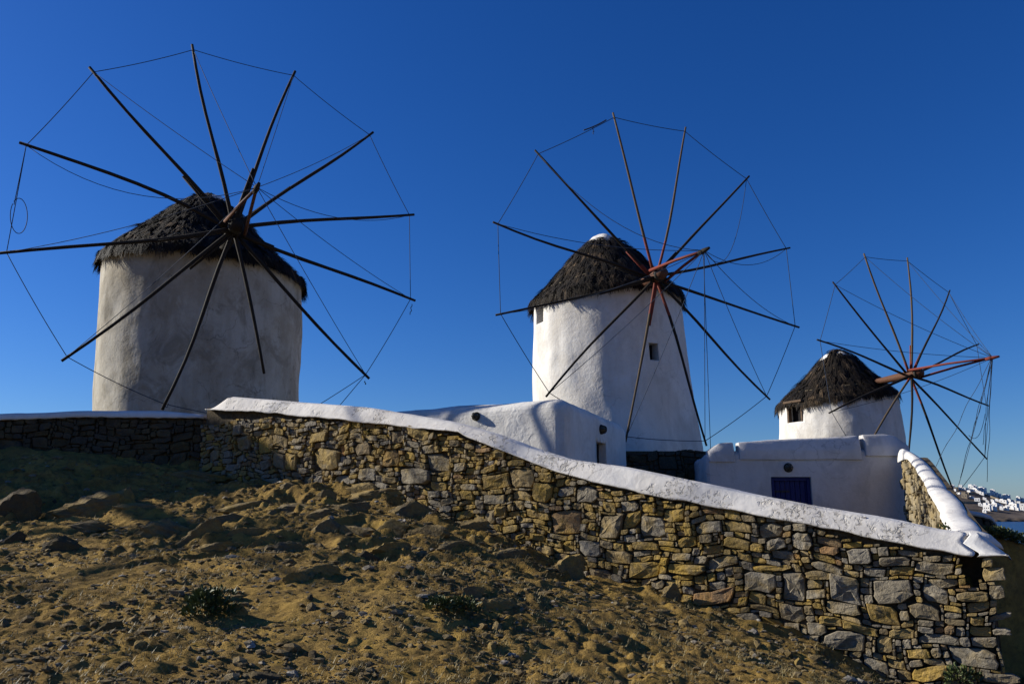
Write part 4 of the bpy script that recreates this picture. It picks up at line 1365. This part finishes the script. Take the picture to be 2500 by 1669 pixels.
Fc.append((0, 1, 2, 3, 4)); Fc.append(tuple(75 + k for k in (4, 3, 2, 1, 0)))
keep(mesh_obj('coping', V, Fc, M['plaster_d'], None, True), dw)

# ------------------------------------------------------------------ rocks on the slope
def ground_hit(px, py):
    d = ray(px, py); o = np.array([0, 0, EYE])
    Y = np.linspace(4.5, 19, 700)
    P = o[None] + d[None] * (Y / d[1])[:, None]
    z = ground_z(P[:, 0], P[:, 1])
    k = np.argmax(P[:, 2] <= z) if (P[:, 2] <= z).any() else len(Y) - 1
    return np.array([P[k, 0], P[k, 1], z[k]])

def rock_mesh(name, sx, sy, sz, seed, sub=3, strata=0.0, lean=0.0, mat=None, rough=.28, sharp=.0, cliff=False):
    """uneven boulder with bedding ridges; base at z = 0, sunk a little"""
    bm = bmesh.new(); bmesh.ops.create_icosphere(bm, subdivisions=sub, radius=1.0)
    P = np.array([v.co for v in bm.verts]); bm.faces.ensure_lookup_table()
    F_ = [[v.index for v in f.verts] for f in bm.faces]; bm.free()
    off = np.array([seed * 3.71, seed * 1.93, seed * 2.57])
    r = 1 + rough * fbm(P + off, 1.1, 4, seed) + rough * .5 * (np.abs(fbm(P + off, 2.3, 3, seed + 7)) - .3)
    Q = P * r[:, None]
    if sharp:                       # flatten a few sides into broken faces
        rr = random.Random(seed)
        for _ in range(15):
            n = np.array([rr.uniform(-1, 1), rr.uniform(-1, 1), rr.uniform(-.4, 1)]); n /= np.linalg.norm(n)
            h = rr.uniform(.5, .85); e = Q @ n - h
            Q = Q - np.clip(e, 0, None)[:, None] * n[None] * sharp
    if cliff:
        for n, h in ((np.array([.30, -.94, .12]), .30), (np.array([.75, -.6, .2]), .55)):
            n = n / np.linalg.norm(n); e = Q @ n - h
            Q = Q - np.clip(e, 0, None)[:, None] * n[None] * .92
    if strata:
        a = np.array([.55, .25, .8]); t = (Q + off * .1) @ a
        st = np.abs(((t * 3.2 + .25 * fbm(Q + off, 1.5, 2, seed)) % 1) - .5) * 2
        Q = Q * (1 + strata * (st - .5))[:, None]
    Q = Q * np.array([sx, sy, sz])
    Q[:, 0] += lean * Q[:, 2]
    Q[:, 2] += sz * .25
    return Q, F_

def put_rock(px, py, wpx, hpx, seed, label=None, group=None, sub=4, strata=.12, lean=0.0, mat='rock', deep=.8, name='boulder', rot=0.0, sharp=.97, sink=.0):
    """px, py: middle of its foot in the photograph"""
    g = ground_hit(px, py)
    mpp = (g[1] * CP + (g[2] - EYE) * SP) / F
    sx, sz = wpx * mpp / 2, hpx * mpp / 1.1
    Q, F_ = rock_mesh(name, sx, sx * deep, sz, seed, sub, strata, lean, rough=.30, sharp=sharp, cliff=sub > 2)
    c, s_ = math.cos(rot), math.sin(rot)
    Q = Q @ np.array([[c, s_, 0], [-s_, c, 0], [0, 0, 1]])
    o = fast_mesh(name, Q, F_, M[mat], None, False, attr=np.full(len(Q), (seed * .37) % 1))
    o.location = (g[0], g[1] + sx * deep * .45, g[2] - sz * .22 - sink)
    tag(o, label or 'small weathered stone lying on the dry slope', 'rock', group or 'loose stones on the slope')
    return o

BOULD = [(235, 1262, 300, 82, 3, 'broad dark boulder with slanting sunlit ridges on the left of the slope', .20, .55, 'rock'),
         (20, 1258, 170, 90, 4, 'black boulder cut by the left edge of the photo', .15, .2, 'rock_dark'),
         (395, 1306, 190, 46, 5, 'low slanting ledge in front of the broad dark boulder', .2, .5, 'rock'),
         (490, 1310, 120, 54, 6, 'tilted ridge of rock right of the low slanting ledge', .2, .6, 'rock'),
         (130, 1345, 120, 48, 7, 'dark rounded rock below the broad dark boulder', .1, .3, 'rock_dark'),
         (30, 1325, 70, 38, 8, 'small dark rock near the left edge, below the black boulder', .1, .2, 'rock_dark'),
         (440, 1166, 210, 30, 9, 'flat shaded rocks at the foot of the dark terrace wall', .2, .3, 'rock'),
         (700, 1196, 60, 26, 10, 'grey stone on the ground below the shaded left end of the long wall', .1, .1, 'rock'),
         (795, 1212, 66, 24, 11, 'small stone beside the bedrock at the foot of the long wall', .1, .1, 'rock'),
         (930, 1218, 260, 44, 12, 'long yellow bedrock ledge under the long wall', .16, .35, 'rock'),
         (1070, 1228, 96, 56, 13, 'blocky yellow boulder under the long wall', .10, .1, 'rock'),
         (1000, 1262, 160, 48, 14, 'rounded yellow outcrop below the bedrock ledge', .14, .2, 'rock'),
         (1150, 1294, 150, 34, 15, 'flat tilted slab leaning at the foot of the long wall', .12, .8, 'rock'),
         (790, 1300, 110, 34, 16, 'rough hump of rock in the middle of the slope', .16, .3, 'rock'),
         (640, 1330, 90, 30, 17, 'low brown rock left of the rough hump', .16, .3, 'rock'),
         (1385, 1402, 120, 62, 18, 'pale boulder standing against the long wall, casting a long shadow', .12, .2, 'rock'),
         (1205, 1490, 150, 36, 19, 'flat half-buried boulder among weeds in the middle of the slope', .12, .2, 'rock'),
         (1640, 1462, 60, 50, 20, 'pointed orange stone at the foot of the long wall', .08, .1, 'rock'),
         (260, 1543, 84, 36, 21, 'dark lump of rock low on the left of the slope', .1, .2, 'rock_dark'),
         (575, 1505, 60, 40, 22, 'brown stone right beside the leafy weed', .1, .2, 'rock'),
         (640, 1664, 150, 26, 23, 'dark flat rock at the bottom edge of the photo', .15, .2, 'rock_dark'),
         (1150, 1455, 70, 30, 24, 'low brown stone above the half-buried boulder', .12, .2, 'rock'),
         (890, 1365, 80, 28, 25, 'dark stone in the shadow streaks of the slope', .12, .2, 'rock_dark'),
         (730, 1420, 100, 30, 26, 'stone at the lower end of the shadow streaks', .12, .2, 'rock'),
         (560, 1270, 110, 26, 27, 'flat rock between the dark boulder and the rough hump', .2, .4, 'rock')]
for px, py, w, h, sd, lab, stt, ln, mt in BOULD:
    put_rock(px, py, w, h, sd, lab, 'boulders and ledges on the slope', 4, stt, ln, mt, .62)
rnd = random.Random(99)
SHORT = ['broad dark boulder', 'black boulder at the left edge', 'low slanting ledge', 'tilted ridge of rock', 'dark rounded rock', 'small dark rock near the left edge', 'flat shaded rocks', 'grey stone below the wall',
         'small stone beside the bedrock', 'yellow bedrock ledge', 'blocky yellow boulder', 'rounded yellow outcrop', 'flat tilted slab', 'rough hump of rock', 'low brown rock', 'pale boulder against the wall', 'half-buried boulder',
         'pointed orange stone', 'dark lump of rock', 'brown stone by the leafy weed', 'dark flat rock at the bottom', 'low brown stone', 'dark stone in the shadow streaks', 'stone below the shadow streaks', 'flat rock']
spots = []
for k in range(400):
    if len(spots) >= 42: break
    py = 1200 + 460 * rnd.random() ** .8
    px = rnd.uniform(0, 2250)
    # keep to the open slope below the wall
    if py < np.interp(px, [0, 520, 830, 1150, 1500, 1850, 2150], [1190, 1195, 1235, 1300, 1440, 1530, 1660]): continue
    if any(abs(px - q_[0]) < 60 and abs(py - q_[1]) < 26 for q_ in spots): continue
    spots.append((px, py, rnd.uniform(16, 42) * (1.15 if py > 1500 else .8), rnd.choice(('rock', 'rock', 'rock_dark'))))
SLABS = [(610, 1238, 130, 24), (705, 1254, 150, 26), (765, 1272, 110, 28), (850, 1248, 140, 32), (865, 1306, 110, 24), (950, 1296, 130, 26), (700, 1345, 100, 22), (960, 1340, 100, 20), (1045, 1306, 120, 26), (1110, 1338, 96, 22),
         (600, 1305, 100, 24), (180, 1296, 160, 22), (330, 1244, 120, 22), (1185, 1262, 90, 36), (520, 1345, 110, 20), (880, 1205, 130, 30), (1240, 1360, 90, 24), (780, 1395, 110, 20)]
seen = {}
ORD = ['nearest ', 'next nearest ', 'third nearest ', 'fourth nearest ', 'fifth nearest ', 'sixth nearest ', 'seventh nearest ', 'eighth nearest ', 'ninth nearest ', 'tenth nearest ', 'eleventh nearest ', 'twelfth nearest ', 'thirteenth nearest ', 'fourteenth nearest ']
def near(p): return min(range(len(BOULD)), key=lambda i: math.hypot(p[0] - BOULD[i][0], 2.2 * (p[1] - BOULD[i][1])))
spots.sort(key=lambda p: math.hypot(p[0] - BOULD[near(p)][0], 2.2 * (p[1] - BOULD[near(p)][1])))
for k, (px, py, w, mt) in enumerate(spots):
    i = near((px, py)); dx, dy = px - BOULD[i][0], 2.2 * (py - BOULD[i][1])
    side = ('right of' if dx > 0 else 'left of') if abs(dx) > abs(dy) else ('below' if dy > 0 else 'above')
    tone = 'dark' if mt == 'rock_dark' else 'ochre'
    c_ = seen.get((tone, side, i), 0); seen[(tone, side, i)] = c_ + 1
    lab = '%s%s loose stone %s the %s' % (ORD[min(c_, 13)], tone, side, SHORT[i])
    put_rock(px, py, w, w * rnd.uniform(.3, .55), 200 + k, lab, None, 2, .05, rnd.uniform(-.1, .4), mt, rnd.uniform(.6, 1), 'loose_stone', rnd.uniform(0, 3), .8)

for k, (px, py, w, h) in enumerate(sorted(SLABS, key=lambda p: math.hypot(p[0] - BOULD[near(p)][0], 2.2 * (p[1] - BOULD[near(p)][1])))):
    i = near((px, py)); dx, dy = px - BOULD[i][0], 2.2 * (py - BOULD[i][1])
    side = ('right of' if dx > 0 else 'left of') if abs(dx) > abs(dy) else ('below' if dy > 0 else 'above')
    c_ = seen.get(('slab', side, i), 0); seen[('slab', side, i)] = c_ + 1
    put_rock(px, py, w * 1.15, h * 1.25, 500 + k, '%sflat bedrock slab %s the %s' % (ORD[c_], side, SHORT[i]), 'bedrock slabs on the slope', 4, .14, .5 + .3 * (k % 3), 'rock', .5, 'bedrock_slab', .25 * ((k % 5) - 2), .97)['kind'] = 'thing'

# pebbles and clods: past counting, one mass
ico = bmesh.new(); bmesh.ops.create_icosphere(ico, subdivisions=1, radius=1.0)
IV = np.array([v.co for v in ico.verts]); IFc = np.array([[v.index for v in f.verts] for f in ico.faces]); ico.free()
def scatter(n, y0, y1, seed):
    r = np.random.default_rng(seed)
    Y = np.sqrt(r.uniform(y0 ** 2, y1 ** 2, n * 2))
    Y = y0 + (y1 - y0) * r.random(n * 2) ** 1.7
    X = r.uniform(-.70, .58, n * 2) * Y
    ok = Y < ybound(X) - .06
    X, Y = X[ok][:n], Y[ok][:n]
    cl = fbm(np.stack([X, Y, X * 0], 1), 1.3, 3, seed)
    k = r.random(len(X)) < .55 + .6 * cl
    return X[k], Y[k], r
X, Y, r = scatter(27000, 5.6, 16.5, 5)
Zg = ground_z(X, Y)
sz = np.exp(r.normal(math.log(.0125), .6, len(X))) * (.8 + Y * .035); sz = np.clip(sz, .006, .07)
V = IV[None] * (1 + r.normal(0, .2, (len(X), len(IV), 1)))
V = V * np.stack([sz * r.uniform(.8, 1.6, len(X)), sz * r.uniform(.7, 1.2, len(X)), sz * r.uniform(.4, .8, len(X))], 1)[:, None]
V = V + np.stack([X, Y, Zg + sz * .15], 1)[:, None]
Fp = (IFc[None] + (np.arange(len(X)) * len(IV))[:, None, None]).reshape(-1, 3)
peb = fast_mesh('pebbles', V.reshape(-1, 3), Fp, M['pebble'], None, False, attr=np.repeat(r.random(len(X)), len(IV)))
tag(peb, 'loose pebbles and clods strewn over the dry slope', 'pebbles', None, 'stuff')
# short dry grass
X, Y, r = scatter(17000, 5.6, 16.0, 8)
n_ = len(X); nb = 5
Zg = ground_z(X, Y)
a = r.uniform(0, 2 * math.pi, (n_, nb)); h = r.uniform(.015, .06, (n_, nb)); sp = r.uniform(.3, 1.3, (n_, nb)) * h
base = np.stack([X, Y, Zg - .004], 1)[:, None] + np.stack([r.normal(0, .02, (n_, nb)), r.normal(0, .02, (n_, nb)), np.zeros((n_, nb))], 2)
tipv = base + np.stack([np.cos(a) * sp, np.sin(a) * sp, h], 2)
w = np.stack([-np.sin(a), np.cos(a), a * 0], 2) * r.uniform(.002, .005, (n_, nb))[:, :, None]
V = np.stack([base - w, base + w, tipv], 2).reshape(-1, 3)
gr = fast_mesh('dry_grass', V, np.arange(len(V)).reshape(-1, 3), M['straw'], None, False, attr=np.repeat(r.random(n_ * nb), 3))
tag(gr, 'short dry grass stubble on the slope', 'grass', None, 'stuff')

# ------------------------------------------------------------------ weeds
def weed(px, py, wpx, hpx, n, seed, label, pos=None, mat='leaf', leaf=.05, group='low weeds on the slope'):
    g = np.array(pos) if pos is not None else ground_hit(px, py)
    mpp = (g[1] * CP + (g[2] - EYE) * SP) / F
    rx, hz = wpx * mpp / 2, hpx * mpp
    r = np.random.default_rng(seed)
    th = r.uniform(0, 2 * math.pi, n); ph = np.arccos(r.uniform(0, 1, n)); rad = r.uniform(.45, 1.0, n) ** .6
    lob = 1 + .35 * np.sin(3 * th + seed) * np.sin(ph)
    D = np.stack([np.sin(ph) * np.cos(th), np.sin(ph) * np.sin(th), np.cos(ph)], 1)
    P = D * (rad * lob)[:, None] * np.array([rx, rx * .8, hz])
    dirv = D + r.normal(0, .5, (n, 3)) + np.array([0, 0, .35]); dirv /= np.linalg.norm(dirv, axis=1)[:, None]
    sd = np.cross(dirv, r.normal(0, 1, (n, 3))); sd /= np.linalg.norm(sd, axis=1)[:, None]
    nrm = np.cross(dirv, sd)
    L = leaf * r.uniform(.6, 1.4, n)[:, None]
    p0 = P; p1 = P + dirv * L * .5 + sd * L * .26 + nrm * L * .08; p2 = P + dirv * L; p3 = P + dirv * L * .5 - sd * L * .26 + nrm * L * .08
    V = np.stack([p0, p1, p2, p3], 1).reshape(-1, 3)
    e = empty('weed', tuple(g)); tag(e, label, 'plant', group)
    o = fast_mesh('leaves', V, np.arange(len(V)).reshape(-1, 4), M[mat], e, False, attr=np.repeat(np.clip(r.normal(.5, .3, n), 0, 1), 4))
    st_v, st_f = [], []
    for k in range(7):
        t = r.integers(0, n)
        v_, f_ = tube_data([np.array([0, 0, -.02]), P[t] * .5 + np.array([0, 0, .01]), P[t]], [.006, .005, .003], 5)
        b0 = len(st_v); st_v += list(v_); st_f += [tuple(i + b0 for i in f) for f in f_]
    mesh_obj('stems', st_v, st_f, M['wood'], e, True)
    return e
weed(505, 1500, 120, 58, 900, 1, 'largest dark green leafy weed on the left of the slope', leaf=.055)
weed(1072, 1488, 70, 26, 300, 2, 'low green weed left of the half-buried boulder')
weed(1130, 1495, 80, 28, 320, 3, 'low green weed touching the half-buried boulder')
weed(2345, 1668, 80, 36, 320, 9, 'green weed at the foot of the broken right end of the long wall', pos=on_plane(2345, 1664, A3 + wall_n * .15, wall_n))
for k, (px, py, w, lab) in enumerate(((2412, 1300, 46, 'leftmost green plant on the bank beyond the wall end'), (2440, 1300, 56, 'second green plant from the wall end on the bank'),
                                      (2466, 1308, 54, 'third green plant from the wall end on the bank'), (2492, 1318, 56, 'green plant on the bank at the right edge of the photo'))):
    p = at(px, py + 6, 12.1 + .1 * k); p[2] = max(p[2] - .02, gz(p[0], p[1]) - .02)
    weed(px, py, w, 20, 420, 20 + k, lab, pos=p, leaf=.05, group='green plants on the bank')
weed(2308, 1296, 26, 16, 90, 31, 'tiny weed growing where the curved wall meets the coping', pos=at(2308, 1298, 11.0), leaf=.035)

# ------------------------------------------------------------------ the town on the far shore
DT = 690.0
ridge = [(2120, 1228), (2200, 1210), (2260, 1202), (2290, 1197), (2310, 1194), (2345, 1192), (2380, 1197), (2410, 1206), (2440, 1213), (2470, 1219), (2500, 1224), (2560, 1230), (2700, 1240), (2850, 1262)]
rx_ = np.array([p[0] for p in ridge]); ry_ = np.array([p[1] for p in ridge])
cols = np.linspace(2100, 2860, 200); rows = np.linspace(0, 1, 40)
def hill_pt(px, t):
    top = np.interp(px, rx_, ry_)
    shore = 1272.0
    t2 = t
    py = shore + (top - shore) * t2
    Yd = DT - 40 + 150 * t ** 1.3
    return at(px, py, Yd)
V = np.array([hill_pt(c, t) for c in cols for t in rows] + [np.array(hill_pt(c, 1)) * np.array([1.12, 1.12, 0]) + np.array([0, 0, SEA_Z - 5]) for c in cols])
nH = len(cols) * len(rows)
V[:nH, 2] += fbm(V[:nH], .03, 4, 61) * .6 * np.tile(np.sin(np.pi * np.clip(rows * 1.1, 0, 1)) * .8 + .2, len(cols))
V[:nH:len(rows), 2] = SEA_Z - 3
cl = np.tile(rows, len(cols))
sel = np.where((cl > .0) & (cl < .12))[0]; V[sel, 2] += 1.2 * np.abs(fbm(V[sel], .12, 3, 71))
Fq = [(i * 40 + j, (i + 1) * 40 + j, (i + 1) * 40 + j + 1, i * 40 + j + 1) for i in range(len(cols) - 1) for j in range(39)]
Fq += [(i * 40 + 39, (i + 1) * 40 + 39, nH + i + 1, nH + i) for i in range(len(cols) - 1)]
hill = fast_mesh('hill', V, Fq, M['hill'], None, True); struct(hill, 'brown hillside of the far shore')
TOWN = [(700, 400, 55, 40), (960, 380, 60, 40), (1000, 425, 60, 36), (1190, 440, 60, 40), (1420, 480, 60, 36), (1340, 590, 60, 40), (1060, 560, 70, 36), (1600, 620, 60, 36), (1860, 620, 60, 36), (1960, 640, 70, 36), (1250, 720, 70, 50), (1700, 800, 60, 55), (1930, 790, 60, 50), (2130, 800, 70, 50), (2060, 660, 60, 36),
        (600, 330, 55, 60), (545, 375, 70, 45), (665, 315, 50, 40), (820, 312, 62, 42), (892, 372, 75, 45), (1050, 345, 95, 65), (1135, 335, 60, 50), (1130, 405, 85, 55), (735, 375, 70, 60), (1270, 385, 115, 55),
        (1275, 475, 75, 50), (1510, 422, 85, 45), (1555, 492, 105, 65), (1635, 502, 60, 42), (1790, 517, 120, 30), (2050, 562, 65, 34), (2130, 592, 70, 40), (1185, 612, 95, 70), (1400, 652, 55, 42), (1500, 632, 65, 34),
        (1730, 645, 125, 55), (590, 492, 85, 45), (515, 505, 50, 45), (910, 530, 100, 80), (1385, 790, 120, 110), (1490, 790, 45, 80), (1568, 810, 48, 95), (1545, 715, 95, 60), (1645, 738, 85, 45), (1785, 795, 75, 75),
        (1940, 725, 140, 65), (2105, 725, 130, 65), (1845, 772, 105, 52), (2010, 805, 85, 45), (1450, 735, 65, 45), (1335, 862, 65, 45), (1700, 560, 50, 30), (780, 470, 60, 36)]
rnd = random.Random(5)
NTH = ['first', 'second', 'third', 'fourth', 'fifth', 'sixth', 'seventh', 'eighth', 'ninth', 'tenth', 'eleventh', 'twelfth', 'thirteenth', 'fourteenth', 'fifteenth', 'sixteenth', 'seventeenth', 'eighteenth', 'nineteenth', 'twentieth', 'last']
def row_of(y): return 0 if y < 440 else 1 if y < 600 else 2 if y < 700 else 3
ROWN = ['top row', 'second row', 'third row', 'lowest row']
def rank(k): return sorted([i for i in range(len(TOWN)) if row_of(TOWN[i][1]) == row_of(TOWN[k][1])], key=lambda i: TOWN[i][0]).index(k)
for k, (x, y, w, h) in enumerate(TOWN):
    px, py = 2250 + x / 8.71, 1150 + (y + h / 2) / 8.71
    top = np.interp(px, rx_, ry_)
    t = np.clip((1272 - py) / (1272 - top), .02, .98)
    Yd = DT - 40 + 150 * t ** 1.3
    b = at(px, py, Yd)
    mpp = Yd / F
    W, H_ = w / 8.71 * mpp * 1.2, h / 8.71 * mpp * 1.15
    rot = rnd.uniform(.6, 1.0)
    c, s_ = math.cos(rot), math.sin(rot)
    e = empty('far_house', tuple(b)); e.rotation_euler = (0, 0, -rot)
    lab = 'white far-town house, %s from left in the %s' % (NTH[rank(k)], ROWN[row_of(y)])
    if k == 38: lab = 'tan arched house high in the far town'
    if k == 39: lab = 'white house with three dark windows low in the far town'
    if k == 18: lab = 'white house at the very top of the far hill'
    tag(e, lab, 'house', 'houses of the far town')
    D_ = W * .8
    mw = M['far_stone'] if k in (38, 23) else M['far_white']
    def bx(name, x0, x1, y0, y1, z0, z1, m):
        return box_between(name, np.array([(x0 + x1) / 2, (y0 + y1) / 2, (z0 + z1) / 2]), np.array([(x1 - x0) / 2, 0, 0]), np.array([0, (y1 - y0) / 2, 0]), np.array([0, 0, (z1 - z0) / 2]), m, e)
    bx('wall', -W * .45, W * .45, 0, D_, -3, H_, mw)
    if rnd.random() < .6: bx('upper_storey', -W * .42, W * (rnd.uniform(-.1, .2)), D_ * .2, D_ * .9, H_ + .0, H_ + H_ * .35, mw)
    if w > 60:
        nw = 3 if k == 39 else 2 if w > 90 else 1
        for q_ in range(nw):
            xc = (q_ + .5) / nw * W * .8 - W * .4
            bx('window', xc - .28, xc + .28, -.06, .1, H_ * .4, H_ * .4 + 1.0, M['far_dark'])
TER = [(450, 440, 600, 440), (760, 465, 960, 468), (1000, 470, 1130, 470), (650, 640, 830, 640), (850, 660, 1240, 665), (1330, 495, 1640, 600), (660, 800, 1210, 845), (1260, 640, 1350, 660)]
for kt, (x0, y0, x1, y1) in enumerate(TER):
    V = []
    for x, y in ((x0, y0), (x1, y1)):
        px, py = 2250 + x / 8.71, 1150 + y / 8.71
        top = np.interp(px, rx_, ry_); t = np.clip((1272 - py) / (1272 - top), .02, .98); Yd = DT - 44 + 150 * t ** 1.3
        b = at(px, py, Yd)
        for dy in (0, 1.2):
            for dz in (-2, 1.1): V.append(b + np.array([0, dy, dz]))
    o = mesh_obj('far_terrace_wall', V, [(0, 1, 5, 4), (2, 6, 7, 3), (1, 3, 7, 5), (0, 2, 3, 1), (4, 5, 7, 6)], M['far_stone'])
    tag(o, 'tan terrace wall of the far town, %s from the top of the hillside' % NTH[sorted(range(len(TER)), key=lambda i: (TER[i][1], TER[i][0])).index(kt)], 'wall', 'terrace walls of the far town', 'thing')

# ------------------------------------------------------------------ the next windmill of the row, left of the picture: its sails throw the long shadows on the slope
def copy_tree(o, parent, shift=None):
    c = o.copy(); COL.objects.link(c); c.parent = parent
    c.matrix_parent_inverse = o.matrix_parent_inverse.copy()
    if shift is not None: c.location = Vector(c.location) + Vector(shift)
    for ch in list(o.children): 
        d = copy_tree(ch, c)
    return c
m4 = copy_tree(mill1[0], None, (-12.9, -5.0, 0.0))
m4['label'] = 'windmill standing left of the photo, only its sail shadows cross the slope'
